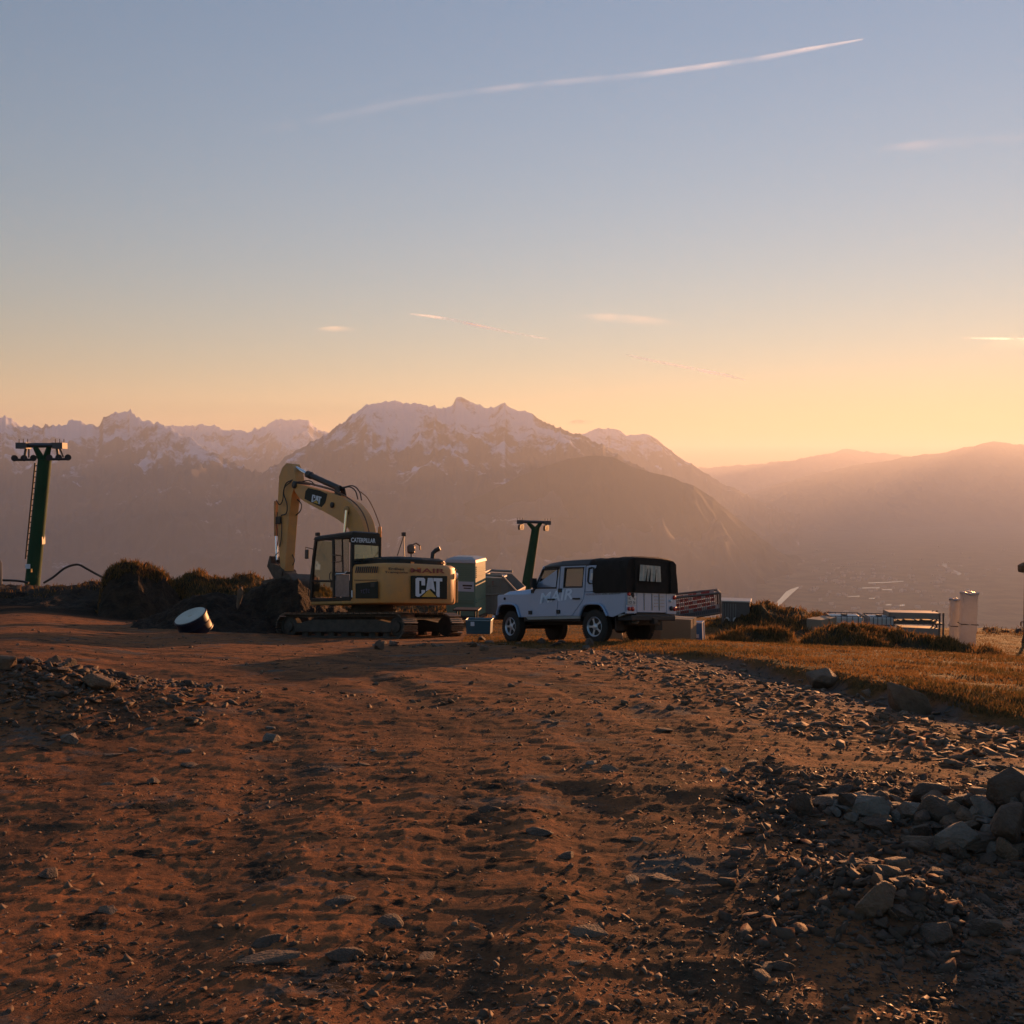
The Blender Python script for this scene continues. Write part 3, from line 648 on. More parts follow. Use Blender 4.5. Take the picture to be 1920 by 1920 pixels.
def m_glass(name, tint, alpha=.35, rough=.04):
    m = bpy.data.materials.new(name); m.use_nodes = True; t = m.node_tree; t.nodes.clear()
    o = t.nodes.new('ShaderNodeOutputMaterial'); tr = t.nodes.new('ShaderNodeBsdfTransparent'); tr.inputs[0].default_value = (*tint, 1)
    gl = t.nodes.new('ShaderNodeBsdfGlossy'); gl.inputs['Roughness'].default_value = rough; gl.inputs[0].default_value = (.9, .95, 1, 1)
    fr = t.nodes.new('ShaderNodeFresnel'); fr.inputs[0].default_value = 1.5; ad = t.nodes.new('ShaderNodeMath'); ad.operation = 'ADD'; ad.inputs[1].default_value = alpha * .2
    t.links.new(fr.outputs[0], ad.inputs[0]); mx = t.nodes.new('ShaderNodeMixShader'); t.links.new(ad.outputs[0], mx.inputs[0])
    t.links.new(tr.outputs[0], mx.inputs[1]); t.links.new(gl.outputs[0], mx.inputs[2]); t.links.new(mx.outputs[0], o.inputs[0]); return m
M_GLASS = m_glass('green_cab_glass', (.50, .60, .48), .6); M_GLASSD = m_glass('dark_window_glass', (.38, .46, .46), .6); M_GLASSB = mat('lower_door_glass', (.055, .065, .075), .25, noise=(6, (.09, .10, .11), .2), coat=.4)

# ------------------------------------------------------------------ excavator
YU, YT = R(46), R(32)
FX = Frame(697, 1199, 30.0, YU)
ex = FX.root('excavator', 'yellow tracked excavator with black cab and raised arm reaching into a soil heap', 'excavator')
RT = Matrix.Rotation(YU - YT, 4, 'Z')
def trk(p): return RT @ Vector(p)
# undercarriage
TL0, TL1, TH, TW = -2.28, 2.45, .76, .62
def track_path(n=48):
    r = TH / 2; L = (TL1 - TL0) - 2 * r; per = 2 * L + 2 * math.pi * r; res = []
    for k in range(n):
        s_ = per * k / n
        if s_ < L: res.append((TL0 + r + s_, TH, 0))
        elif s_ < L + math.pi * r: a = (s_ - L) / r; res.append((TL1 - r + math.sin(a) * r, r + math.cos(a) * r, a))
        elif s_ < 2 * L + math.pi * r: res.append((TL1 - r - (s_ - L - math.pi * r), 0, math.pi))
        else: a = (s_ - 2 * L - math.pi * r) / r + math.pi; res.append((TL0 + r + math.sin(a) * r, r + math.cos(a) * r, a))
    return res
sm = MB(); sm.box(-.088, .088, -TW / 2, TW / 2, -.030, .0); sm.box(-.075, -.050, -TW / 2, TW / 2, .0, .030); sm.box(-.006, .016, -TW / 2, TW / 2, .0, .024); sm.box(.060, .080, -TW / 2, TW / 2, .0, .020)
bmesh.ops.recalc_face_normals(sm.bm, faces=list(sm.bm.faces)); SHOE = bpy.data.meshes.new('shoe'); sm.bm.to_mesh(SHOE); SHOE.materials.append(M_SHOE)
for side in (1, -1):
    yc = side * 1.12; r = TH / 2
    def ring(off, y):
        P = []
        for a in np.linspace(0, math.pi, 13): P.append((TL1 - r + math.sin(a) * (r - off), y, r + math.cos(a) * (r - off)))
        for a in np.linspace(math.pi, 2 * math.pi, 13): P.append((TL0 + r + math.sin(a) * (r - off), y, r + math.cos(a) * (r - off)))
        return [trk(p) for p in P]
    b = MB(); b.loft([ring(.035, yc - .13), ring(.035, yc + .13), ring(.11, yc + .13), ring(.11, yc - .13), ring(.035, yc - .13)], caps=False)
    tr_ = b.build('track', M_STEEL, ex)
    for (x, z, a) in track_path():
        o = bpy.data.objects.new('shoe', SHOE); COL.objects.link(o); o.parent = tr_
        o.matrix_local = RT @ Matrix.Translation((x, yc, z)) @ Matrix.Rotation(a, 4, 'Y')
    yo = yc + side * .20
    b = MB(); P = [(-1.75, yo - side * .36, .22), (1.8, yo - side * .36, .22), (1.9, yo - side * .36, .42), (1.2, yo - side * .36, .58), (-1.2, yo - side * .36, .58), (-1.75, yo - side * .36, .48)]
    b.prism([trk(p) for p in P], RT.to_3x3() @ Vector((0, side * .34, 0))); b.build('track_frame', M_STEEL, ex, .02)
    for cx, rr, nm in ((TL0 + r, .27, 'sprocket'), (TL1 - r, .28, 'idler')):
        b = MB(); b.lathe(trk((cx, yo - side * .3, r)), RT.to_3x3() @ Vector((0, side, 0)), [(0, .05), (0, rr), (.20, rr), (.22, rr - .04), (.23, .16), (.29, .15), (.31, .05)], 22)
        wl = b.build(nm, M_STEEL, ex, 0)
        if nm == 'sprocket':
            for k in range(8):
                a = k * math.pi / 4; bb = MB(); bb.lathe(trk((cx + math.cos(a) * .2, yo - side * .09, r + math.sin(a) * .2)), RT.to_3x3() @ Vector((0, side, 0)), [(0, .02), (.025, .02), (.03, .01)], 6); bb.build('bolt', M_STEEL, wl)
    for k in range(7):
        b = MB(); b.lathe(trk((-1.5 + k * .5, yo - side * .25, .16)), RT.to_3x3() @ Vector((0, side, 0)), [(0, .04), (0, .12), (.14, .12), (.16, .05)], 14); b.build('roller', M_STEEL, ex)
b = MB(); b.prism([trk(p) for p in ((-.9, -.95, .5), (.9, -.95, .5), (.9, .95, .5), (-.9, .95, .5))], (0, 0, .28)); b.build('lower_frame', M_STEEL, ex, .03)
b = MB(); b.lathe((0, 0, .78), (0, 0, 1), [(0, .3), (0, .72), (.12, .72), (.12, .62), (.24, .62), (.24, .3)], 30); b.build('swing_ring', M_STEEL, ex)
# upper body
b = MB(); plan = [(-.86, .2), (-.86, 1.36), (-1.45, 1.38), (-1.95, 1.38), (-2.22, 1.30), (-2.42, 1.08), (-2.52, .80), (-2.56, .40), (-2.56, -.40), (-2.52, -.80), (-2.42, -1.08), (-2.22, -1.30), (-1.95, -1.38), (-.9, -1.38), (-.9, .2)]
def rings(plan, zs):                                  # zs: (z, inset factor)
    return [[(-1.4 + (x + 1.4) * k if x < -1.4 else x, y * k, z) for x, y in plan] for z, k in zs]
b.loft(rings(plan, [(1.00, .95), (1.03, .985), (1.10, 1.0), (1.98, 1.0), (2.06, .985), (2.11, .94)])); body = b.build('body_shell', M_YEL, ex, 0, True)
b = MB(); b.box(-.9, 1.35, -1.38, -.42, 1.0, 1.95); b.box(-.9, 1.2, -.42, 1.36, 1.0, 1.14); b.build('deck', M_YEL2, ex, .04)
b = MB(); hp = [(-.86, -1.15), (-.86, 1.0), (-1.5, 1.06), (-2.0, 1.0), (-2.28, .75), (-2.34, 0), (-2.28, -.8), (-2.0, -1.1)]
b.loft([[(x, y, 2.08) for x, y in hp], [(x, y, 2.24) for x, y in hp], [(-1.4 + (x + 1.4) * .88, y * .9, 2.31) for x, y in hp]]); b.build('engine_hood', M_CABB, ex, .02)
# panels on the left side behind the cab (plane y = 1.38)
S_ = lambda px, py, v=1.392: FX.hit(px, py, 'y', v)
def panel(name, pts, m, parent, th, nrm, bevel=.006, lift=0):
    n = Vector(nrm); b = MB(); b.prism([Vector(p) + n * lift for p in pts], n * th); return b.build(name, m, parent, bevel)
panel('side_door', [S_(667, 1094), S_(709, 1090), S_(709, 1122), S_(667, 1122)], M_DECAL, ex, .012, (0, 1, 0))
panel('latch_plate', [S_(695.5, 1093, 1.405), S_(703, 1093, 1.405), S_(703, 1101, 1.405), S_(695.5, 1101, 1.405)], M_BLACK, ex, .012, (0, 1, 0))
worn_marks('model_number', mat('blue_lettering', (.045, .045, .10), .5), ex, S_(676, 1113, 1.407), S_(694, 1112.5, 1.407), (0, 0, 1), .13, 4)
for k in range(11):
    x0 = 665.5 + k * 3.9; panel('louvre', [S_(x0 + 2.6, 1062), S_(x0 + 4.9, 1062), S_(x0 + 2.4, 1074), S_(x0 + .3, 1074)], M_BLACK, ex, .006, (0, 1, 0), 0)
panel('side_seam', [S_(664, 1087.2), S_(708, 1087.0), S_(708, 1088.2), S_(664, 1088.4)], M_BLACK, ex, .004, (0, 1, 0), 0)
# counterweight face (plane x = -2.56), lettering and logo
XR = -2.572
C_ = lambda px, py, v=XR: FX.hit(px, py, 'x', v)
lp = [C_(770, 1079), C_(838, 1080), C_(838, 1123), C_(770, 1122.5)]
logo = panel('logo_panel', lp, M_DECAL, ex, .02, (-1, 0, 0), .012)
def logo_letters(parent, O, U, V_, lift):
    """C A T with the triangle under the A, in a unit square mapped to O + u*U + v*V"""
    nn = Vector(U).cross(Vector(V_)).normalized(); P = lambda u, v: Vector(O) + Vector(U) * u + Vector(V_) * v + nn * lift
    def add(name, pts, m): b = MB(); b.prism([P(*p) for p in pts], nn * .008); b.build(name, m, parent)
    add('logo_letter', [(.06, .0), (0, .06), (0, .94), (.06, 1), (.29, 1), (.35, .94), (.35, .60), (.22, .60), (.22, .84), (.13, .84), (.13, .16), (.22, .16), (.22, .36), (.35, .36), (.35, .25), (.13, 0)], M_WHITE)
    add('logo_letter', [(.38, .30), (.46, 1), (.64, 1), (.73, .26), (.55, .46), (.52, .46), (.54, .80), (.555, .80), (.575, .46), (.55, .42)], M_WHITE)
    add('logo_letter', [(.67, 1), (1, 1), (1, .83), (.90, .83), (.90, 0), (.82, 0), (.77, .10), (.77, .83), (.67, .83)], M_WHITE)
    add('logo_triangle', [(.22, 0), (.78, 0), (.50, .40)], M_TRI)
o3 = C_(779, 1119, XR - .024); u3 = C_(829, 1119.5, XR - .024) - o3; v3 = C_(779, 1083, XR - .024) - o3
logo_letters(logo, o3, u3, v3, .0)
XL = -2.570
lettering('body_lettering', 'MAIR', M_REDT, ex, C_(770, 1073.5, XL), C_(834, 1074.8, XL), (0, 0, 1), .125, .012, .0, .01)
M1 = lambda px, py: FX.hit(px, py, 'y', 1.41)
# the rounded corner carries two lines of lettering: on a chord plane just outside it
cA, cB = Vector((-1.97, 1.395, 0)), Vector((-2.545, .83, 0)); cu = (cB - cA).normalized()
for word, z, h in (('Erdbau', 1.91, .07), ('Transporte', 1.81, .075)):
    a_, b_ = (.45, .81) if word == 'Erdbau' else (.36, .92)
    pts = []
    me = text_mesh(word, 1.0, .012); V = np.array([v.co for v in me.vertices]); mn, mx = V.min(0), V.max(0)
    arc = np.array([(-1.86, 1.383), (-1.95, 1.381), (-2.1, 1.345), (-2.22, 1.302), (-2.33, 1.19), (-2.42, 1.082), (-2.48, .94), (-2.52, .802), (-2.545, .6)]); seg = np.concatenate([[0], np.cumsum(np.hypot(*np.diff(arc, axis=0).T))])
    for v in me.vertices:
        s_ = seg[-1] * (a_ + (b_ - a_) * (v.co.x - mn[0]) / (mx[0] - mn[0])); x = np.interp(s_, seg, arc[:, 0]); y = np.interp(s_, seg, arc[:, 1])
        n_ = Vector((x + 1.5, y, 0)).normalized(); v.co = Vector((x, y, z + h * (v.co.y - mn[1]) / (mx[1] - mn[1]))) + n_ * (.012 + v.co.z)
    link('body_lettering', me, M_BRT, ex)
for y in (.35, -1.0): panel('reflector', [(XR, y - .05, 2.0), (XR, y + .05, 2.0), (XR, y + .05, 1.96), (XR, y - .05, 1.96)], M_ORANGE, ex, .01, (-1, 0, 0), 0)
b = MB(); b.lathe((-2.36, -1.2, 1.83), (-.6, -.8, 0), [(0, .09), (.04, .09), (.06, .06)], 14); b.build('rear_lamp', M_CLEAR, ex)
b = MB(); b.box(-2.37, -2.30, -1.28, -1.22, 1.06, 1.72); b.build('corner_guard', M_YEL2, ex, .01)
# things on the hood
b = MB(); b.tube([(-1.9, -.7, 2.3), (-1.9, -.72, 2.48), (-1.95, -.78, 2.56), (-2.05, -.86, 2.62)], [.06, .06, .065, .065], 10); b.build('exhaust_pipe', M_BLACK, ex, 0, True)
top = FX.hit(757, 1004, 'y', -.2)
b = MB(); b.tube([top, FX.hit(745, 1042, 'y', -.05)], .013, 6); b.tube([top, FX.hit(758.5, 1042, 'y', -.35)], .013, 6); b.tube([top, FX.hit(758.5, 1045, 'y', .1)], .010, 6); mast = b.build('antenna_mast', M_BLACK, ex)
b = MB(); b.box(top[0] - .05, top[0] + .05, top[1] - .05, top[1] + .05, top[2] - .02, top[2] + .09); b.build('receiver', M_BLACK, mast, .01)
c = FX.hit(771, 1030, 'y', -.55)
b = MB(); b.tube([(c[0], c[1], 2.28), (c[0], c[1], c[2] - .05)], .02, 6); b.lathe(c - np.array([0, 0, .12]), (.15, -.1, 1), [(0, .05), (.02, .11), (.20, .12), (.26, .08)], 12); b.tube([c + np.array([0, 0, .12]), c + np.array([0, -.18, .19]), c + np.array([-.03, -.3, .12]), c + np.array([0, -.34, .0])], .02, 6); b.build('camera_bracket', mat('dull_brown_metal', (.16, .09, .06), .5, metal=.4), ex)
rail = [FX.hit(*p, 'y', 1.0) for p in ((700, 1053), (700, 1047.5), (715, 1047.5))]
b = MB(); b.tube(rail, .014, 6); b.build('grab_rail', M_YEL2, ex)
b = MB(); P = [FX.hit(*p, 'x', -2.3) for p in ((793, 1062), (793, 1053.5), (806, 1053.8), (806, 1062))]; b.tube(P, .016, 6); b.build('grab_rail', M_YEL2, ex)
for px in (770, 827): panel('hood_marker', [FX.hit(px + i, j, 'x', -2.35) for i, j in ((0, 1053.5), (6, 1053.8), (6, 1057.5), (0, 1057.2))], M_ORANGE, ex, .015, (-1, 0, 0), 0)
# cab
K = lambda px, py, v=1.37: FX.hit(px, py, 'y', v)
Q = lambda px, py, v=-.86: FX.hit(px, py, 'x', v)
CT, CB = 2.98, 1.15
fx_t, fx_b = K(591, 1010)[0], K(582, 1119)[0]
cabR = .36
def bar(b, p, q, w, d):
    """flat bar from p to q on the plane y = const: w wide, pushed d inwards"""
    p, q = Vector(p), Vector(q); t_ = (q - p).normalized(); s_ = Vector((0, 1, 0)).cross(t_).normalized() * w / 2
    b.prism([p + s_, q + s_, q - s_, p - s_], (0, -d, 0))
for yv, nm in ((1.37, 'cab_side_frame'), (cabR + .07, 'cab_side_frame')):
    b = MB()
    tf, bf, tr2, br2 = Vector((fx_t, yv, CT - .05)), Vector((fx_b, yv, CB)), Vector((-.82, yv, CT - .05)), Vector((-.82, yv, CB))
    kn = tf.lerp(bf, .35) + Vector((.05, 0, 0))
    bar(b, tf, kn, .10, .07); bar(b, kn, bf, .10, .07); bar(b, tr2, br2, .10, .07); bar(b, tf, tr2, .12, .07); bar(b, bf, br2, .10, .07)
    if yv > 1: 
        bar(b, K(624, 1008), K(625, 1120), .10, .07); bar(b, K(585, 1089), K(624, 1090), .06, .05); bar(b, K(626, 1075), K(656, 1074), .06, .05)
    b.build(nm, M_CABB, ex, .012)
b = MB(); b.loft([[(fx_t + .08, cabR, CT - .06), (-.90, cabR, CT - .06), (-.90, 1.39, CT - .06), (fx_t + .08, 1.39, CT - .06)], [(fx_t + .05, cabR + .01, CT + .02), (-.90, cabR, CT + .05), (-.90, 1.38, CT + .05), (fx_t + .05, 1.36, CT + .02)], [(fx_t - .1, cabR + .1, CT + .06), (-.82, cabR + .08, CT + .09), (-.82, 1.28, CT + .09), (fx_t - .1, 1.25, CT + .06)]])
b.build('cab_roof', M_CABB, ex, .02)
b = MB(); b.box(-.9, -.83, cabR, 1.385, CT - .30, CT - .02); b.box(-.9, -.83, cabR, cabR + .08, CB, CT - .3); b.box(-.9, -.83, 1.30, 1.385, CB, CT - .3); b.box(-.9, -.83, cabR + .08, 1.30, CB, 2.18); b.build('cab_rear_frame', M_CABB, ex, .015)
b = MB(); b.box(-.872, -.864, cabR + .07, 1.31, 2.16, CT - .29); b.build('rear_window', M_GLASS, ex)
lettering('cab_lettering', 'CATERPILLAR', M_WHITE, ex, Q(658.5, 1016.5, -.905), Q(704, 1018.3, -.905), (0, 0, 1), .13, .02, 0, .0)
panel('door_window', [K(628, 1012, 1.34), K(655, 1011, 1.34), K(655, 1073, 1.34), K(628, 1074, 1.34)], M_GLASS, ex, .008, (0, 1, 0), 0)
panel('lower_door_window', [K(628, 1078, 1.34), K(655, 1077, 1.34), K(655, 1119, 1.34), K(628, 1119, 1.34)], M_GLASSB, ex, .008, (0, 1, 0), 0)
b = MB(); b.tube([K(641, 1011, 1.36), K(642.5, 1073, 1.36)], .012, 5); b.build('window_divider', M_BLACK, ex)
b = MB(); b.tube([K(629, 1078, 1.40), K(630, 1076, 1.43), K(646, 1075.5, 1.43), K(650, 1071, 1.40)], .018, 6); b.build('door_handle', M_CLEAR, ex)
b = MB(); b.tube([K(660, 1107, 1.42), K(660, 1120, 1.42)], .02, 6); b.build('grab_handle', M_CLEAR, ex)
b = MB(); b.loft([[(fx_b + .0, cabR + .06, CB + .1), (fx_b, 1.32, CB + .1)], [(fx_b + .03, cabR + .06, 2.3), (fx_b + .03, 1.32, 2.3)], [(fx_t, cabR + .06, CT - .08), (fx_t, 1.32, CT - .08)]], caps=False, closed=False); b.build('windscreen', M_GLASS, ex)
b = MB(); b.tube([(fx_b + .02, cabR + .04, CB), (fx_b + .05, cabR + .04, 2.3), (fx_t, cabR + .04, CT)], .05, 6); b.build('cab_pillar', M_CABB, ex)
b = MB(); b.box(-.55, .0, .62, 1.12, 1.15, 1.55); b.box(-.62, -.45, .62, 1.12, 1.5, 2.25); b.box(-.60, -.48, .74, 1.0, 2.25, 2.45); b.build('seat', M_BLACK, ex, .05)
for y in (.55, 1.2):
    b = MB(); b.box(-.1, .35, y - .05, y + .05, 1.5, 1.72); b.tube([(.3, y, 1.7), (.33, y, 1.92)], .02, 6); b.build('control_console', M_BLACK, ex, .02)
hk = [K(639, 1090), K(622, 1066), K(628, 1058)]
b = MB(); b.tube([K(622, 1040, 1.42), K(629, 1042, 1.45), K(629, 1052, 1.45), K(622, 1054, 1.42)], .014, 6); b.tube([K(622, 1072, 1.42), K(618, 1076, 1.45), K(618, 1086, 1.45), K(622, 1088, 1.42)], .014, 6); b.build('grab_handle', M_BLACK, ex)
mc = K(575.5, 1039, 1.5)
b = MB(); b.tube([K(589, 1030, 1.40), K(573, 1026, 1.5), K(573, 1036, 1.5)], .014, 6); b.tube([K(586, 1048, 1.4), K(578, 1118, 1.45)], .016, 6); arm_ = b.build('mirror_arm', M_BLACK, ex)
b = MB(); b.box(mc[0] - .09, mc[0] + .09, mc[1] - .03, mc[1] + .03, mc[2] - .14, mc[2] + .14); b.build('mirror', M_BLACK, arm_, .03)
b = MB(); b.box(fx_t - .02, fx_t + .1, 1.2, 1.32, CT + .06, CT + .16); b.build('work_lamp', M_BLACK, ex, .02)
bc = Q(712, 996, -.85)
b = MB(); b.tube([(bc[0], bc[1], bc[2] - .38), (bc[0], bc[1], bc[2] - .16)], .014, 6); b.build('beacon_post', M_BLACK, ex)
b = MB(); b.lathe(bc - np.array([0, 0, .18]), (0, 0, 1), [(0, .055), (.02, .06), (.30, .05), (.33, .02)], 12); b.build('beacon', M_ORANGE, ex, 0, True)
# boom, traced on its near side
BY, BWD = .20, .46
B_ = lambda px, py, v=BY: FX.hit(px, py, 'y', v)
upper = curve_pts([B_(*p) for p in [(548, 903), (557, 907), (585, 914), (622, 925), (648, 937), (664, 952), (676, 972), (683, 1000), (690, 1050), (692, 1080)]], 4)
lower = curve_pts([B_(*p) for p in [(664, 1080), (660, 1040), (657, 1003), (650, 988), (634, 975), (610, 961), (586, 949), (564, 936), (553, 922), (549, 908)]], 4)
b = MB(); b.prism(list(upper) + list(lower), (0, -BWD, 0)); boom = b.build('boom', M_YEL, ex, .012)
dc = [B_(*p) for p in [(573, 921), (578, 915), (600, 920), (614, 926), (610, 943), (603, 951), (588, 944), (571, 935)]]
b = MB(); b.prism(dc, (0, .006, 0)); dec = b.build('boom_decal', M_DECAL, boom)
o3 = B_(584, 941, BY + .007); u3 = B_(601, 946, BY + .007) - o3; v3 = B_(586, 927, BY + .007) - o3
logo_letters(dec, o3, u3, v3, .001)
for (px, py, rr) in ((624, 947, .09), (651, 957, .13), (553, 909, .12)):
    c = B_(px, py); b = MB(); b.lathe(c - np.array([0, BWD + .05, 0]), (0, 1, 0), [(0, rr * .4), (0, rr), (BWD + .10, rr), (BWD + .12, rr * .6)], 16); b.build('pin_boss', M_BLACK if rr < .13 else M_YEL2, boom)
bm_pin = B_(651, 957, BY + .08); foot = np.array([1.25, BY + .1, 1.45])
dirv = (foot - bm_pin); 
for yy in (BY + .1, BY - BWD - .1):
    p0 = np.array([bm_pin[0], yy, bm_pin[2]]); p1 = np.array([foot[0], yy, foot[2]])
    b = MB(); b.tube([p0, p0 + (p1 - p0) * .55], .052, 12); cyl = b.build('boom_cylinder', M_CHROME, ex, 0, True)
    b = MB(); b.tube([p0 + (p1 - p0) * .52, p1], .085, 12); b.build('cylinder_barrel', M_YEL2, cyl, 0, True)
# stick
SY, SWD = .14, .34
T_ = lambda px, py, v=SY: FX.hit(px, py, 'y', v)
st = [(537, 868), (546, 869), (551, 880), (554, 893), (554, 908), (547, 928), (542, 966), (538, 1016), (535, 1060), (533, 1077), (527, 1077), (524, 1045), (521, 1000), (520, 966), (521, 935), (522, 912), (523, 893), (529, 877)]
b = MB(); b.prism([T_(*p) for p in st], (0, -SWD, 0)); stick = b.build('stick', M_YEL, ex, .012)
b = MB(); c = T_(530, 1074); b.lathe(c - np.array([0, SWD + .1, 0]), (0, 1, 0), [(0, .05), (0, .13), (SWD + .2, .13), (SWD + .21, .05)], 16); b.build('pin_boss', M_STEEL, stick)
sc0, sc1, sc2 = T_(546, 872, -.03), T_(577, 889, -.03), T_(637, 916, -.03)
b = MB(); b.tube([sc0, sc1 + (sc1 - sc0) * .05], .06, 12); cyl = b.build('stick_cylinder', M_CHROME, ex, 0, True)
b = MB(); b.tube([sc1, sc1 + (sc2 - sc1) * .12, sc1 + (sc2 - sc1) * .13, sc2], [.12, .12, .095, .095], 12); b.build('cylinder_barrel', M_BLACK, cyl, 0, True)
b = MB(); b.prism([sc2 + np.array([.16, .12, -.32]), sc2 + np.array([.07, .12, .07]), sc2 + np.array([-.07, .12, .07]), sc2 + np.array([-.22, .12, -.34])], (0, -.05, 0)); b.prism([sc2 + np.array([.16, -.1, -.32]), sc2 + np.array([.07, -.1, .07]), sc2 + np.array([-.07, -.1, .07]), sc2 + np.array([-.22, -.1, -.34])], (0, -.05, 0)); b.build('cylinder_bracket', M_BLACK, boom, .01)
k0, k1, k2 = T_(518, 940, -.03), T_(518, 1005, -.03), T_(519, 1052, -.03)
b = MB(); b.tube([k0, k1], .075, 10); cyl = b.build('bucket_cylinder', M_YEL2, ex, 0, True)
b = MB(); b.tube([k1, k2], .045, 10); b.build('cylinder_rod', M_CHROME, cyl, 0, True)
lk = T_(516, 1058, -.03)
b = MB(); b.tube([k2, T_(531, 1048, -.03)], .05, 8); b.tube([k2, T_(513, 1076, -.03)], .06, 8); b.build('linkage', M_STEEL, ex)
b = MB(); b.prism([T_(*p, .2) for p in [(500, 1062), (505, 1042), (508, 1043), (508, 1056), (520, 1060), (536, 1075), (534, 1088), (512, 1084)]], (0, -.46, 0)); b.build('quick_coupler', M_STEEL, ex, .02)
bk = curve_pts([T_(*p, .45) for p in [(538, 1078), (548, 1092), (546, 1112), (532, 1126), (514, 1126)]], 4); bk2 = [p + np.array([-.03, 0, .05]) for p in bk[::-1]]
b = MB(); b.prism(list(bk) + bk2, (0, -1.0, 0)); bucket = b.build('bucket', M_STEEL, ex, .01)
for yv in (.45, -.53):
    b = MB(); b.prism([np.array([p[0], yv, p[2]]) for p in bk] + [np.array([T_(506, 1090)[0], yv, T_(506, 1090)[2]])], (0, -.03, 0)); b.build('bucket_side', M_STEEL, bucket)
for k in range(5):
    p = bk[-1] + np.array([0, -.1 - k * .2, 0]); b = MB(); b.box(p[0] - .02, p[0] + .2, p[1] - .04, p[1] + .04, p[2] - .02, p[2] + .05); b.build('tooth', M_STEEL, bucket, .01)
# hoses along the arm
def hose(pts, v, r=.018, parent=boom, m=M_HOSE):
    b = MB(); b.tube(curve_pts([FX.hit(px, py, 'y', v) for px, py in pts], 5), r, 6); return b.build('hose', m, parent, 0, True)
M_PIPE = mat('rusty_brown_pipe', (.16, .075, .035), .5, metal=.3)
for k, v in enumerate((.10, -.02, -.14)):
    hose([(560, 903 - k), (590, 910 - k), (625, 920 - k), (652, 933), (672, 950), (685, 972), (693, 1003), (698, 1040)], v, .020, boom, M_PIPE)
hose([(640, 916), (655, 913), (666, 920), (671, 936)], 0, .02); hose([(642, 914), (662, 911), (674, 922), (678, 938)], -.08, .02); hose([(565, 905), (574, 901), (584, 903), (590, 911)], .06, .018)
hose([(548, 900), (536, 907), (532, 925), (538, 945), (537, 962), (528, 966)], .22, .02, stick); hose([(546, 903), (533, 915), (530, 938), (524, 946), (518, 938)], .24, .018, stick)
hose([(556, 935), (565, 945), (563, 958), (555, 966)], -.1, .018, stick); hose([(520, 960), (519, 985), (521, 1010), (519, 1030)], .2, .016, stick); hose([(527, 966), (528, 990), (527, 1012), (524, 1025)], .18, .016, stick)
hose([(522, 1036), (516, 1042), (517, 1053), (522, 1058)], .2, .016, stick); hose([(548, 1040), (552, 1050), (549, 1060)], -.1, .016, stick)
for k in range(4):
    b = MB(); b.tube([T_(537.5 + k * 2.1, 1020, -.205 - 0 * k), T_(534.5 + k * 2.1, 1070, -.205)], .012, 5); b.build('guard_bar', M_STEEL, stick)
b = MB(); b.box(T_(526, 975)[0] - .05, T_(526, 975)[0] + .22, .14, .20, T_(526, 975)[2] - .12, T_(526, 975)[2] + .12); b.build('valve_block', M_STEEL, stick, .01)
rl = curve_pts([FX.hit(px, py, 'y', -.25) for px, py in [(676, 922), (690, 935), (702, 958), (712, 985), (716, 1000)]], 4)
b = MB(); b.tube(rl, .014, 6); b.build('hand_rail', M_PIPE, boom)

# ------------------------------------------------------------------ pickup truck
FD = Frame(1113, 1207, 23.3, R(47))
car = FD.root('pickup_truck', 'silver blue double cab off-road pickup with black canvas top over the load bed', 'pickup truck')
M_CAR = mat('silver_blue_paint', (.29, .39, .56), .32, metal=.2, noise=(1.6, (.27, .35, .48), .25), coat=.3)
M_DUST = mat('dusty_paint', (.34, .34, .33), .6, noise=(2.5, (.24, .22, .19), .2))
M_CANVAS = mat('black_canvas', (.028, .023, .020), .85, spec=.2, noise=(4, (.018, .015, .013), .2), bump=(5, .35), dist=.05)
M_ROOF = mat('black_roof_paint', (.030, .028, .030), .55)
M_TYRE = mat('tyre_rubber', (.016, .014, .012), .85, noise=(8, (.035, .027, .02), .2), bump=(25, .4))
M_ALLOY = mat('alloy_wheel', (.48, .52, .58), .35, metal=.75)
M_TRIM = mat('black_trim', (.015, .015, .015), .6)
M_SEAT = mat('dark_seat_fabric', (.03, .03, .032), .9)
M_CURT = mat('clear_plastic_window', (.42, .42, .37), .3, noise=(6, (.25, .25, .22), .15), bump=(7, .5), dist=.05)
M_PLATE = mat('plate_white', (.62, .58, .56), .5)
WID = 1.79
YB = 0.0                                                 # near flank of the body
D_ = lambda px, py, v=YB: FD.hit(px, py, 'y', v)
def mirror_y(pts): return [np.array([p[0], -WID - p[1], p[2]]) for p in pts]
front = [D_(*p) for p in [(932.5, 1117), (935, 1115.5), (957, 1114), (985, 1113.6), (1000, 1113.4)]]
arch_f = [(975.4, 1157.7), (972, 1147), (969.5, 1139), (966, 1135), (961.6, 1133.4), (950, 1132.8), (941, 1134), (936.5, 1138), (933.8, 1146), (932.6, 1153.7)]
flank = front + [D_(*p) for p in [(1050, 1111.8), (1110, 1109.8), (1174, 1107.8), (1174.5, 1146.5), (1148.3, 1157.3), (1139.4, 1155.7), (1134, 1144), (1130.5, 1138), (1127, 1134.6), (1122.6, 1133), (1112, 1132.6), (1103.8, 1133), (1098, 1134.8), (1094.8, 1137.5), (1091, 1145), (1087.4, 1155), (1040, 1155.8), (985, 1157.4)]] + [D_(*p) for p in arch_f]
for pts, nm in ((flank, 'body_side'), (mirror_y(flank), 'body_side')):
    b = MB(); b.prism(pts, (0, -.04 if pts is flank else .04, 0)); side_o = b.build(nm, M_CAR, car, .012)
    if pts is flank: near_side = side_o
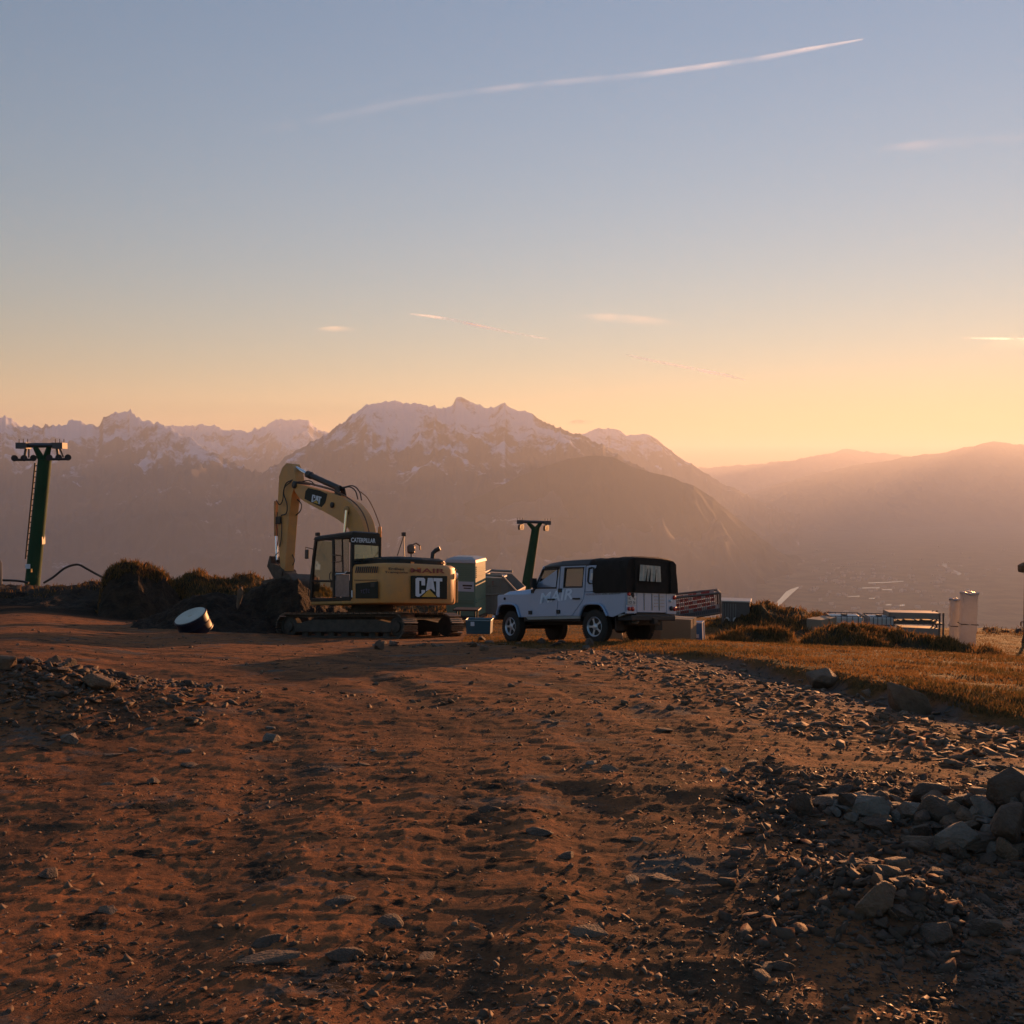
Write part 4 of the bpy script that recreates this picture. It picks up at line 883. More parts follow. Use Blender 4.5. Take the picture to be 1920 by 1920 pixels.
# flared arch lips
for arc in (arch_f, [(1139.4, 1155.7), (1134, 1144), (1130.5, 1138), (1127, 1134.6), (1122.6, 1133), (1112, 1132.6), (1103.8, 1133), (1098, 1134.8), (1094.8, 1137.5), (1091, 1145), (1087.4, 1155)]):
    b = MB(); P = [D_(*p) for p in arc]; b.tube([p + np.array([0, .02, .01]) for p in P], .028, 6); b.build('wheel_arch', M_CAR, car, 0, True)
    b = MB(); c = np.mean(P, axis=0); rings_ = [[p + (c - p) * .04 + np.array([0, y, 0]) for p in P] for y in (-.03, -.55)]; b.loft(rings_, caps=False, closed=False); b.build('wheel_well', M_TRIM, car)
nose_x = front[0][0]; ws_x = D_(1000, 1106)[0]
zb = D_(1000, 1108)[2]; zn = D_(936, 1114.5)[2]
b = MB(); b.loft([[(ws_x + .02, -.12, zb + .06), (ws_x + .02, -WID + .12, zb + .06), (ws_x + .02, -WID + .02, zb - .06), (ws_x + .02, -.02, zb - .06)], [(nose_x - .3, -.14, zn + .07), (nose_x - .3, -WID + .14, zn + .07), (nose_x - .3, -WID + .02, zn - .05), (nose_x - .3, -.02, zn - .05)], [(nose_x - .03, -.2, zn + .0), (nose_x - .03, -WID + .2, zn + .0), (nose_x - .03, -WID + .03, zn - .08), (nose_x - .03, -.03, zn - .08)]]); b.build('bonnet', M_CAR, car, .02)
b = MB(); b.box(nose_x - .06, nose_x + .0, -WID + .03, -.03, .72, zn - .06); b.build('front_panel', M_TRIM, car, .02)
b = MB(); b.box(nose_x + .02, nose_x + .18, -WID + .02, -.02, .55, .72); b.build('front_bumper', M_TRIM, car, .02)
b = MB(); b.box(nose_x + .10, nose_x + .19, -.06, .0, .60, .66); b.build('bumper_lamp', M_CLEAR, car)
b = MB(); b.box(-.78, nose_x - .1, -WID + .35, -.35, .42, .66); b.box(.45, 2.35, -WID + .05, -.05, .50, .66); b.build('chassis', M_TRIM, car, .02)
b = MB(); b.box(-.76, 1.2, -WID + .05, -.05, .62, .72); b.build('floor_pan', M_TRIM, car)
panel('sill', [D_(985, 1156.5), D_(1087, 1155), D_(1087, 1160), D_(990, 1162)], M_DUST, car, .04, (0, -1, 0), .005)
# doors, proud of the flank
ZG = D_(1060, 1060.5)[2]
fd = [D_(*p, .012) for p in [(1003.5, 1107), (1010, 1093), (1018.5, 1066.8), (1021, 1063.8), (1050.3, 1062.2), (1047, 1109), (1043, 1154.6), (985.5, 1156.2), (990, 1140), (997, 1113)]]
rd = [D_(*p, .012) for p in [(1052, 1062.1), (1098, 1060.4), (1095.5, 1112), (1092.4, 1125), (1072.4, 1153.6), (1044.6, 1154.4), (1048.6, 1109)]]
def hole_panel(name, outer, inner, m, parent, th):
    """a door skin with a window opening: ring of quads between outline and opening"""
    bm = bmesh.new(); o_ = [bm.verts.new(p) for p in outer]; i_ = [bm.verts.new(p) for p in inner]
    eo = [bm.edges.new((o_[k], o_[(k + 1) % len(o_)])) for k in range(len(o_))]; ei = [bm.edges.new((i_[k], i_[(k + 1) % len(i_)])) for k in range(len(i_))]
    bmesh.ops.triangle_fill(bm, use_beauty=True, use_dissolve=False, edges=eo + ei)
    bmesh.ops.recalc_face_normals(bm, faces=list(bm.faces)); g = bmesh.ops.extrude_face_region(bm, geom=list(bm.faces)); bmesh.ops.translate(bm, vec=(0, th, 0), verts=[v for v in g['geom'] if isinstance(v, bmesh.types.BMVert)])
    bmesh.ops.recalc_face_normals(bm, faces=list(bm.faces)); me = bpy.data.meshes.new(name); bm.to_mesh(me); bm.free(); return link(name, me, m, parent)
fw = [D_(*p, .012) for p in [(1018, 1068.2), (1046, 1067.0), (1043, 1102.2), (1004.5, 1102.8)]]
rw = [D_(*p, .012) for p in [(1060, 1065.2), (1095, 1064.2), (1091.5, 1100.4), (1057, 1101)]]
def window(opening, parent, nm='window', glass=None):
    c = np.mean(opening, axis=0); b = MB()
    b.tube([p for p in opening] + [opening[0]], .022, 6); fr = b.build('window_seal', M_TRIM, parent)
    b = MB(); b.prism([p + np.array([0, -.015, 0]) for p in opening], (0, -.006, 0)); return b.build(nm, glass or M_GLASS, parent)
for outl, op in ((fd, fw), (rd, rw)):
    dr = hole_panel('door', outl, op, M_CAR, car, -.03); window(op, dr)
    farp, farw = mirror_y(outl), mirror_y(op); dr2 = hole_panel('door', farp, farw, M_CAR, car, .03); window(farw, dr2, 'window', M_GLASS)
    for (hx, hy) in (((1034, 1123.8),) if outl is fd else ((1081, 1122.5),)):
        b = MB(); c = D_(hx, hy, .02); b.box(c[0] - .11, c[0] + .11, c[1], c[1] + .035, c[2] - .018, c[2] + .018); b.build('door_handle', M_TRIM, dr, .008)
for (hx, hy) in ((1050.5, 1107), (1047, 1147), (994.5, 1148.5)):
    b = MB(); c = D_(hx, hy, .012); b.box(c[0] - .06, c[0] + .05, c[1], c[1] + .03, c[2] - .045, c[2] + .045); b.build('door_hinge', M_TRIM, car, .006)
# rear quarter behind the doors
for yy, th in ((0.0, -.03), (-WID, .03)):
    b = MB(); b.prism([np.array([p[0], yy, p[2]]) for p in [D_(*q) for q in [(1097, 1109.8), (1099.4, 1060.3), (1118, 1059.6), (1116, 1108.6)]]], (0, th, 0)); b.build('rear_quarter', M_CAR, car, .008)
qw = [D_(*p, .006) for p in [(1104.5, 1066), (1110, 1064.5), (1113.5, 1064.5), (1112.5, 1094), (1105, 1094), (1102.3, 1090)]]
window(qw, car, 'quarter_window', M_GLASSD)
panel('paper_sign', [D_(1108, 1074.5, .012), D_(1113.5, 1074.5, .012), D_(1112.5, 1088, .012), D_(1106.5, 1087, .012)], M_PLATE, car, .004, (0, 1, 0), 0)
# roof and windscreen
rx0, rx1 = D_(1019, 1062.5)[0], .12
b = MB(); ZR = ZG
def roof_ring(x, z, crown, inset): return [(x, -inset, z), (x, -.10 - inset, z + crown * .7), (x, -.45, z + crown), (x, -WID + .45, z + crown), (x, -WID + .10 + inset, z + crown * .7), (x, -WID + inset, z), (x, -WID + inset, z - .05), (x, -inset, z - .05)]
zf = D_(1019, 1062.5)[2]
b.loft([roof_ring(rx0 + .05, zf, .02, .03), roof_ring(rx0 - .12, zf + .01, .09, .01), roof_ring(rx0 - .55, zf + .01, .15, .0), roof_ring(rx1, ZG, .17, .0)]); b.build('roof', M_ROOF, car, .015, True)
b = MB(); b.lathe((rx0 - .38, -.75, zf + .12), (0, 0, 1), [(0, .08), (.02, .08), (.06, .05)], 12); b.build('roof_lamp', M_ORANGE, car)
for yy in (-.03, -WID + .03):
    b = MB(); b.tube([(ws_x, yy, zb + .03), (rx0, yy, zf)], .035, 6); b.build('windscreen_pillar', M_CAR, car)
b = MB(); b.loft([[(ws_x, -.08, zb + .05), (ws_x, -WID + .08, zb + .05)], [(rx0 + .02, -.08, zf), (rx0 + .02, -WID + .08, zf)]], caps=False, closed=False); b.build('windscreen', M_GLASS, car)
b = MB(); b.box(ws_x - .30, ws_x + .05, -WID + .06, -.06, zb - .18, zb + .05); b.build('dashboard', M_SEAT, car, .03)
sw = FD.hit(1037, 1093, 'y', -.42)
b = MB(); rim_ = [sw + np.array([.10 * math.sin(a), .19 * math.cos(a), .17 * math.sin(a)]) for a in np.linspace(0, 2 * math.pi, 21)]; b.tube(rim_, .018, 6); b.tube([sw, sw + np.array([.35, 0, -.2])], .03, 6); b.tube([rim_[0], rim_[10]], .015, 5); b.build('steering_wheel', M_TRIM, car)
for sx in (1.15, .35):
    for sy in (-.45, -WID + .45):
        b = MB(); b.box(sx - .05, sx + .5, sy - .25, sy + .25, .95, 1.12); b.box(sx - .14, sx + .02, sy - .25, sy + .25, 1.1, 1.58); b.box(sx - .14, sx - .04, sy - .13, sy + .13, 1.6, 1.76); b.build('seat', M_SEAT, car, .04)
b = MB(); c = D_(998.5, 1092, .14); b.box(c[0] - .05, c[0] + .03, c[1] - .10, c[1] + .06, c[2] - .13, c[2] + .10); b.tube([c + np.array([0, -.05, -.1]), D_(1000, 1106, .0)], .016, 6); b.build('wing_mirror', M_TRIM, car, .02)
panel('air_intake', [D_(996, 1106, .01), D_(1003, 1104, .01), D_(1001, 1112, .01), D_(996.5, 1112.5, .01)], M_TRIM, car, .02, (0, 1, 0), .006)
b = MB(); b.lathe(D_(946.5, 1122.5, .0), (0, 1, 0), [(0, .035), (.02, .03), (.03, .015)], 10); b.build('side_lamp', M_TRIM, car)
# load bed, tailgate and rear end (plane x = XT)
XT = D_(1174.3, 1127)[0]
E_ = lambda px, py, v=XT: FD.hit(px, py, 'x', v)
zt, zl = D_(1174, 1107.8)[2], E_(1185, 1149)[2]
b = MB(); b.box(XT, XT + .05, -.36, .0, zl - .02, zt); b.box(XT, XT + .05, -WID, -WID + .36, zl - .02, zt); b.build('rear_corner', M_CAR, car, .01)
b = MB(); b.box(XT + .0, XT + .04, -WID + .37, -.37, zl + .01, zt + .0); tg = b.build('tailgate', M_CAR, car, .008)
for y in (-.62, -.9, -1.16): 
    b = MB(); b.box(XT - .012, XT, y - .012, y + .012, zl + .06, zt - .05); b.build('tailgate_rib', M_DUST, tg)
for k in range(4):
    b = MB(); b.box(XT - .008, XT, -1.34, -.98, zl + .14 + k * .075, zl + .155 + k * .075); b.build('tailgate_rib', M_DUST, tg)
b = MB(); b.box(XT - .02, XT + .1, -WID + .3, -.3, zl - .06, zl - .01); b.build('tailgate_hinge_bar', M_TRIM, tg)
b = MB(); b.box(XT - .06, XT + .35, -WID + .1, -.1, .52, zl - .05); b.build('rear_crossmember', M_TRIM, car, .02)
b = MB(); b.prism([(XT - .02, -.01, zl - .03), (XT + .25, -.01, zl - .03), (XT + .25, -.01, .60), (XT + .05, -.01, .66)], (0, -.4, 0)); b.prism([(XT - .02, -WID + .41, zl - .03), (XT + .25, -WID + .41, zl - .03), (XT + .25, -WID + .41, .60), (XT + .05, -WID + .41, .66)], (0, -.4, 0)); b.build('bumper_corner', M_DUST, car, .01)
for (y, z, m, rr) in ((-.08, zt - .07, M_RED, .045), (-.20, zt - .09, M_TRIM, .05), (-.08, zl + .09, M_RED, .045), (-.20, zl + .09, M_RED, .05), (-WID + .08, zt - .12, M_RED, .05), (-WID + .08, zl + .10, M_RED, .05), (-WID + .2, zl + .11, M_TRIM, .055), (-WID + .22, zt - .2, M_CLEAR, .035)):
    b = MB(); b.lathe((XT, y, z), (-1, 0, 0), [(0, rr), (.03, rr), (.045, rr * .6)], 14); b.build('rear_lamp', m, car, 0, True)
pl = [E_(1176.5, 1116.5, XT - .01), E_(1193, 1117.3, XT - .01), E_(1192.5, 1134.2, XT - .01), E_(1176.2, 1133.2, XT - .01)]
plate = panel('number_plate', pl, M_PLATE, car, .012, (-1, 0, 0), .003)
for y0, n, gp_ in ((1124.4, 6, (2, 3, 4)), (1131.6, 6, (3,))):
    worn_marks('plate_lettering', M_TRIM, plate, E_(1178, y0, XT - .024), E_(1191.3, y0 + .7, XT - .024), (0, 0, 1), .058, n, gp_)
c = E_(1187.2, 1121.6, XT - .026); b = MB(); b.prism([c + np.array([0, .022, .025]), c + np.array([0, -.022, .025]), c + np.array([0, 0, -.02])], (-.003, 0, 0)); b.build('plate_crest', M_REDT, plate)
b = MB(); b.tube([(XT + .25, -.45, .5), (XT + .05, -.42, .48), (XT - .0, -.40, .52)], .03, 8); b.build('exhaust_pipe', M_ALLOY, car)
b = MB(); b.box(XT - .12, XT + .02, -WID + .82, -WID + .97, .45, .58); b.build('tow_hitch', M_TRIM, car, .01)
# canvas top: arched cross-sections from the cab to the tailgate
cx0 = D_(1113, 1080)[0]
def canvas_ring(x, z0, z1, bul, seed):
    P = []
    ys = [.025, .03, .015, -.03, -.12, -.30, -.6, -.9, -1.19, -1.49, -1.67, -1.76, -1.805, -1.82, -1.815]
    zs = [0, .3, .62, .86, .95, .985, 1.0, 1.0, 1.0, .985, .95, .86, .62, .3, 0]
    for i, (y, s_) in enumerate(zip(ys, zs)): P.append((x + .012 * math.sin(i * 1.7 + seed), y + (.012 * math.sin(i * 2.3 + seed * 2) if .1 < s_ < .9 else 0) * bul, z0 + (z1 - z0) * s_))
    return P
ztop0, ztop1 = FD.hit(1119, 1046.3, 'y', -.3)[2], FD.hit(1180, 1041.5, 'y', -.3)[2]
xs_ = np.linspace(cx0, XT - .03, 13); b = MB()
b.loft([canvas_ring(x, zt - .015 - .02 * (k > 0), ztop0 + (ztop1 - ztop0) * (k / 12) - .018 * math.sin(k * math.pi / 4) ** 2 - (.05 if k == 12 else 0), 1, k) for k, x in enumerate(xs_)]); canvas = b.build('canvas_top', M_CANVAS, car, 0, True)
cr = [E_(1199.5, 1058.8, XT - .05), E_(1237, 1062, XT - .05), E_(1238.5, 1091.5, XT - .05), E_(1198, 1089, XT - .05)]
def folded(c4, nu, amp, seed):
    a, b_, c, d = [np.array(q) for q in c4]; G = np.zeros((2, nu, 3))
    for k in range(nu):
        u = k / (nu - 1); w = amp * math.sin(u * 31 + seed) * (1 + .5 * math.sin(u * 12))
        G[0, k] = a + (b_ - a) * u + np.array([-.02 + w * .4, 0, 0]); G[1, k] = d + (c - d) * u + np.array([-.02 + w, 0, 0])
    return G
cw = link('canvas_window', grid_mesh('canvas_window', folded(cr, 60, .012, 1)), M_CURT, canvas, True)
for u0, u1 in ((.28, .36), (.44, .52), (.70, .78)):
    a = np.array(cr[0]) + (np.array(cr[1]) - cr[0]) * u1; d = np.array(cr[3]) + (np.array(cr[2]) - cr[3]) * u0
    b = MB(); b.tube([d + np.array([-.03, 0, 0]), d + (a - d) * .8 + np.array([-.03, 0, 0])], [.018, .003], 5); b.build('window_fold', M_CANVAS, canvas)
for yv in (-.24, -1.52):
    b = MB(); b.tube([(XT - .06, yv, zt - .02), (XT - .075, yv + .01, zt + .4), (XT - .06, yv + .005, ztop1 - .1)], [.03, .022, .02], 6); b.build('canvas_seam', M_CANVAS, canvas, 0, True)
# flank lettering
M_CWH = mat('pale_flank_lettering', (.58, .66, .78), .5); M_CRD = mat('faded_flank_stripe', (.30, .20, .22), .6)
lettering('flank_lettering', 'MAIR', M_CWH, car, D_(1012, 1132, .016), D_(1074, 1123, .016), (.25, 0, 1), .25, .02, .25, .0)
worn_marks('flank_lettering', M_CRD, car, D_(1098, 1116.4, .004), D_(1127, 1115.4, .004), (0, 0, 1), .045, 10)
worn_marks('flank_lettering', M_TRIM, car, D_(1129, 1115.3, .004), D_(1164, 1114, .004), (0, 0, 1), .032, 13, (4,))
# wheels
def wheel(cx, cy, steer, side):
    RM = Matrix.Translation((cx, cy, .385)) @ Matrix.Rotation(steer, 4, 'Z'); ax = RM.to_3x3() @ Vector((0, side, 0)); C0 = RM @ Vector((0, 0, 0))
    e = bpy.data.objects.new('wheel', None); COL.objects.link(e); e.parent = car; e.empty_display_size = .1
    b = MB(); b.lathe(C0 - ax * .12, ax, [(0, .22), (0, .30), (.01, .355), (.04, .383), (.20, .383), (.23, .355), (.24, .30), (.235, .225), (.20, .215), (.2, .2)], 40); b.build('tyre', M_TYRE, e, 0, True)
    b = MB()
    for k in range(44):
        a = k * 2 * math.pi / 44; M_ = Matrix.Translation(C0) @ Matrix.Rotation(steer, 4, 'Z') @ Matrix.Rotation(a, 4, 'Y')
        for off in (-.075, .045): b.box(-.018, .018, off, off + .05, .378, .395, M_)
    tag(b.build('tread', M_TYRE, e), kind='stuff')
    b = MB(); b.lathe(C0 + ax * .04, ax, [(.03, .19), (.06, .20), (.075, .228), (.08, .222), (.05, .205), (-.05, .19), (-.05, .03), (-.04, .03)], 36); b.build('rim', M_TRIM if False else M_ALLOY, e, 0, True)
    b = MB(); b.lathe(C0 - ax * .02, ax, [(0, .19), (.002, .19), (.003, .02)], 30); b.build('brake_disc', M_TRIM, e)
    b = MB()
    for k in range(5):
        a = k * 2 * math.pi / 5 + .31; M_ = Matrix.Translation(C0) @ Matrix.Rotation(steer, 4, 'Z') @ Matrix.Rotation(a, 4, 'Y')
        y0, y1 = (.055, .095) if side > 0 else (-.095, -.055)
        b.prism([M_ @ Vector(p) for p in ((-.030, y0, .05), (.030, y0, .05), (.020, y0, .13), (.034, y0, .215), (-.034, y0, .215), (-.020, y0, .13))], ax * .035)
    b.lathe(C0 + ax * .05, ax, [(0, .08), (.04, .075), (.055, .05), (.06, .02)], 20); b.build('spokes', M_ALLOY, e, .006)
wheel(0, -.14, 0, 1); wheel(2.79, -.14, R(-9), 1); wheel(0, -WID + .14, 0, -1); wheel(2.79, -WID + .14, R(-9), -1)
b = MB(); b.tube([(0, -.2, .385), (0, -WID + .2, .385)], .06, 8); b.lathe((0, -.95, .385), (1, 0, 0), [(-.14, .08), (-.08, .15), (.08, .15), (.14, .08)], 14); b.build('axle', M_TRIM, car)
b = MB(); b.tube([(2.79, -.2, .385), (2.79, -WID + .2, .385)], .06, 8); b.build('axle', M_TRIM, car)
for y in (-.34, -WID + .06): b = MB(); b.box(-.62, -.60, y, y + .28, .30, .66); b.build('mud_flap', M_RUBBER, car)

# ------------------------------------------------------------------ helpers for placed things
def stand(px, py, axis_d, yaw=0., slope=None, roll=0.):
    """frame of a thing that stands upright (or on the slope) where a pixel meets the given depth"""
    return Frame(px, py, axis_d, yaw, .0 if slope is None else slope, roll)
# ------------------------------------------------------------------ ski lift towers
M_GREEN_P = mat('dark_green_tower_paint', (.012, .060, .026), .75, spec=.2, noise=(1.0, (.010, .045, .022), .2))
M_GALV = mat('galvanised_steel', (.085, .09, .10), .6, metal=.5, noise=(3, (.09, .09, .1), .2))
M_DARKM = mat('dark_sheave_metal', (.035, .035, .04), .55, metal=.4)
def sheave_train(parent, c, u, w, n, rad, pxm):
    """row of small rope wheels on a beam along u"""
    b = MB(); b.tube([c - u * w, c + u * w], rad * .45, 6); beam = b.build('sheave_beam', M_DARKM, parent)
    for k in range(n):
        p = c + u * (w * (2 * k / (n - 1) - 1)); b = MB(); nn = u.cross(Vector((0, 0, 1))).normalized()
        b.lathe(p - nn * rad * .35 + Vector((0, 0, rad * .5)), nn, [(0, rad * .3), (0, rad), (rad * .25, rad * .8), (rad * .45, rad * .8), (rad * .7, rad), (rad * .7, rad * .3)], 14); b.build('sheave', M_DARKM, beam)
def lift_tower(label, base, top, d, w0, w1, bar, hang, ladder, big):
    """base/top: post axis in pixels; bar: crossbar ends; hang: sheave centres (pixels)"""
    mpp = d / F_PX; P0 = at(*base, d); az = (base[0] - 960) / F_PX
    def W(px, py, back=0.): r = ray(px, py); k = (d * math.sqrt(1 + az * az) if False else d) / r[1]; return Vector(r * k + np.array([0, 0, EYE])) + Vector((0, back, 0))
    o = bpy.data.objects.new('lift_tower', None); COL.objects.link(o); b0 = W(*base); o.location = b0; tag(o, label, 'lift tower', 'ski lift towers')
    L_ = lambda px, py, back=0.: W(px, py, back) - b0
    b = MB(); a, c = L_(*base), L_(*top); b.tube([a - (c - a) * .03, a, c], [w0 * mpp / 2, w0 * mpp / 2, w1 * mpp / 2], 20); post = b.build('post', M_GREEN_P, o, 0, True)
    b = MB(); b.tube([a - (c - a) * .004, a + (c - a) * .006], w0 * mpp * .8, 8); b.build('base_plate', M_GALV, o)
    x0, x1 = L_(*bar[0]), L_(*bar[1]); t_ = big * mpp
    b = MB(); b.tube([x0, x1], t_ * .55, 4); cb = b.build('crossbar', M_GALV, o)
    for e, s in ((x0, 1), (x1, -1)):
        b = MB(); b.box(e.x - t_ * 1.2, e.x + t_ * 1.2, e.y - .35, e.y + .35, e.z - t_ * .8, e.z + t_ * .6); b.build('bar_end', M_GALV, cb)
        for k in range(3): b = MB(); b.tube([e + Vector(((k - 1) * t_, 0, 0)), e + Vector(((k - 1) * t_, 0, t_ * 1.5))], .025, 5); b.build('bolt', M_GALV, cb)
    for q in (bar[2], bar[3]):
        b = MB(); b.tube([c - (c - a) * .04, L_(*q)], [w1 * mpp * .33, t_ * .6], 4); b.build('bracket', M_GREEN_P, o)
    for (hp, hc) in hang:
        b = MB(); b.tube([L_(*hp), L_(*hc)], t_ * .32, 6); b.tube([L_(*hp) + Vector((0, .3, 0)), L_(*hc) + Vector((t_ * .6, .3, t_ * .5))], t_ * .2, 5); hg = b.build('hanger', M_GALV, o)
        cc = L_(*hc)
        sheave_train(o, cc, Vector((1, .45, .02)).normalized() if ladder else Vector((.35, .9, 0)).normalized(), (16 if ladder else 6) * mpp, 3, (6.0 if ladder else 5.5) * mpp, mpp)
    if ladder:
        (l0, l1), n = ladder, 17
        b = MB(); b.tube([L_(*l0), L_(*l1)], .05, 6); rail_ = b.build('ladder_rail', M_DARKM, o)
        for k in range(n):
            u = (k + .5) / n; p = L_(l0[0] + (l1[0] - l0[0]) * u, l0[1] + (l1[1] - l0[1]) * u); b = MB(); b.tube([p, p + Vector((10 * mpp, .1, 0))], .035, 5); b.build('rung', M_DARKM, rail_)
    return o, L_, mpp
tw, TL_, mp_ = lift_tower('tall green ski lift tower with ladder at the left edge', (60, 1102), (84, 862), 60, 27, 24, [(44, 835), (112, 835), (66, 838), (92, 838)], [((50, 836), (45, 862)), ((106, 836), (110, 861))], ((66, 868), (48, 1048)), 8)
b = MB(); p = TL_(59, 1061); b.box(p.x - 4 * mp_, p.x + 4 * mp_, p.y - .5, p.y - .4, p.z - .12, p.z + .14); b.build('sign_plate', M_WHITE, tw)
b = MB(); p = TL_(79, 1014); b.box(p.x - 1 * mp_, p.x + 3 * mp_, p.y - .2, p.y + .2, p.z - .2, p.z + .25); b.build('switch_box', M_BLACK, tw)
b = MB(); p = TL_(67.5, 1068); b.box(p.x - 1 * mp_, p.x + 1 * mp_, p.y - .62, p.y - .5, p.z - .1, p.z + .1); b.build('yellow_tag', M_TRI, tw)
lift_tower('smaller green ski lift tower behind the pickup truck', (979, 1150), (1005, 988), 84, 21, 15, [(975, 978), (1027, 979.5), (990, 980), (1014, 980)], [((977, 979), (977, 991)), ((1024, 980), (1024, 993))], None, 5)
# ------------------------------------------------------------------ black hoses by the tower
def ground_tube(name, pts, r, m, label, cat):
    b = MB(); b.tube(curve_pts([tuple(Vector(ray(px, py) * (d / ray(px, py)[1]) + np.array([0, 0, EYE]))) for px, py, d in pts], 6), r, 7); return tag(b.build(name, m, None, 0, True), label, cat)
ground_tube('water_hose', [(82, 1093, 41), (100, 1082, 41.3), (122, 1065, 41.5), (145, 1058.5, 41.5), (162, 1066, 41.5), (180, 1076, 41.4), (194, 1083, 41)], .045, M_RUBBER, 'black hose arching over the peat bank beside the green tower', 'hose')
ground_tube('water_hose', [(4, 1088, 44), (22, 1088.5, 44), (40, 1090, 44), (54, 1093, 44)], .05, M_RUBBER, 'straight black hose lying left of the green tower', 'hose')
b = MB(); q = Vector(ray(1, 1104) * (42 / ray(1, 1104)[1]) + np.array([0, 0, EYE])); b.tube([q + Vector((-.02, 0, -.3)), q + Vector((-.02, 0, 1.05)), q + Vector((-.03, 0, 1.2))], [.10, .09, .03], 8); tag(b.build('marker_post', M_GALV, None, 0, True), 'grey marker post cut by the left picture edge', 'post')
# ------------------------------------------------------------------ drum tipped against the dirt heap
M_DRUM = mat('blue_black_drum', (.010, .012, .028), .5, spec=.3, noise=(2, (.02, .02, .03), .2)); M_LID = mat('cream_drum_lid', (.55, .54, .46), .55, noise=(3, (.45, .43, .36), .2))
dd = 26.6; top_c = Vector(ray(356.5, 1155) * (dd / ray(356.5, 1155)[1]) + np.array([0, 0, EYE])); ax = Vector((-.30, -.40, 1)).normalized()
mpd = dd / F_PX; rad = 31.5 * mpd; hgt = 34 * mpd
b = MB(); b.lathe(top_c, -ax, [(0, rad * .97), (.01, rad), (.05, rad), (.06, rad * .97), (hgt * .48, rad * .96), (hgt * .5, rad * .985), (hgt * .53, rad * .96), (hgt * .94, rad * .96), (hgt * .95, rad), (hgt, rad), (hgt, rad * .5)], 36)
drum = tag(b.build('drum', M_DRUM, None, 0, True), 'blue black drum with cream lid tipped against the dirt heap', 'drum')
b = MB(); b.lathe(top_c + ax * .004, ax, [(0, rad * .93), (.008, rad * .93), (.010, rad * .9), (.010, rad * .3)], 36); b.build('lid', M_LID, drum)
b = MB(); b.lathe(top_c + ax * .014, ax, [(0, .05), (.02, .045), (.022, .02)], 12); b.build('bung', M_LID, drum)
me = rock_mesh(977, 14, .35); me.materials.append(M_STONE[0]); q = ray(449, 1121) * (29.7 / ray(449, 1121)[1]) + np.array([0, 0, EYE])
o = link('rock_slab', me); o.location = tuple(q); o.scale = (.85, .42, .6); o.rotation_euler = (.25, 1.75, .35); tag(o, 'pointed grey rock slab leaning on the dirt heap right of the drum', 'rock')
# ------------------------------------------------------------------ portable toilet
def place(name, label, cat, px, py, d, yaw, group=None, slope=.0, roll=0.):
    f = Frame(px, py, d, yaw, slope, roll); return f, f.root(name, label, cat, group)
M_TOI = mat('green_toilet_plastic', (.10, .20, .155), .5, noise=(1.5, (.085, .17, .13), .2)); M_TOIR = mat('grey_toilet_roof', (.30, .32, .33), .5)
f, wc = place('portable_toilet', 'green portable toilet cabin behind the excavator', 'toilet', 874, 1158, 36.5, R(18))
# x forward (away-left), y left; near faces: y=+ (left face) and x=- (rear face)
wx0, wx1 = -.55, .55
b = MB(); b.box(wx0, wx1, -.55, .55, .12, 2.02); cabn = b.build('cabin', M_TOI, wc, .03)
b = MB(); b.loft([[(wx0 - .04, -.6, 2.0), (wx1 + .04, -.6, 2.0), (wx1 + .04, .6, 2.0), (wx0 - .04, .6, 2.0)], [(wx0, -.55, 2.12), (wx1, -.55, 2.12), (wx1, .55, 2.12), (wx0, .55, 2.12)], [(wx0 + .2, -.3, 2.2), (wx1 - .2, -.3, 2.2), (wx1 - .2, .3, 2.2), (wx0 + .2, .3, 2.2)]]); b.build('roof', M_TOIR, wc, .02)
b = MB(); b.box(wx0 - .05, wx1 + .05, -.6, .6, .0, .12); b.build('skid_base', M_BLACK, wc, .02)
for k in range(6):
    z = 1.86 - k * .07
    for nm, bx in (('vent_slat', (wx0 - .02, wx0, -.45, .45, z - .018, z + .018)), ('vent_slat', (-.45, .45, .55, .57, z - .018, z + .018)), ('vent_slat', (-.45, .45, -.57, -.55, z - .018, z + .018))):
        b = MB(); b.box(*bx); b.build(nm, M_TOI, wc)
for z in (.62, .70, .46): b = MB(); b.box(wx0 - .02, wx0, -.48, .48, z - .02, z + .02); b.build('rib', M_TOI, wc); b = MB(); b.box(-.48, .48, .55, .57, z - .02, z + .02); b.build('rib', M_TOI, wc)
b = MB(); b.box(-.50, .20, .55, .562, 1.0, 1.35); b.build('notice', mat('pale_notice', (.36, .44, .52), .5), wc)
b = MB(); b.box(-.44, -.08, .562, .566, 1.18, 1.24); b.box(-.40, -.12, .562, .566, 1.10, 1.14); b.build('notice_lettering', M_TRIM, wc)
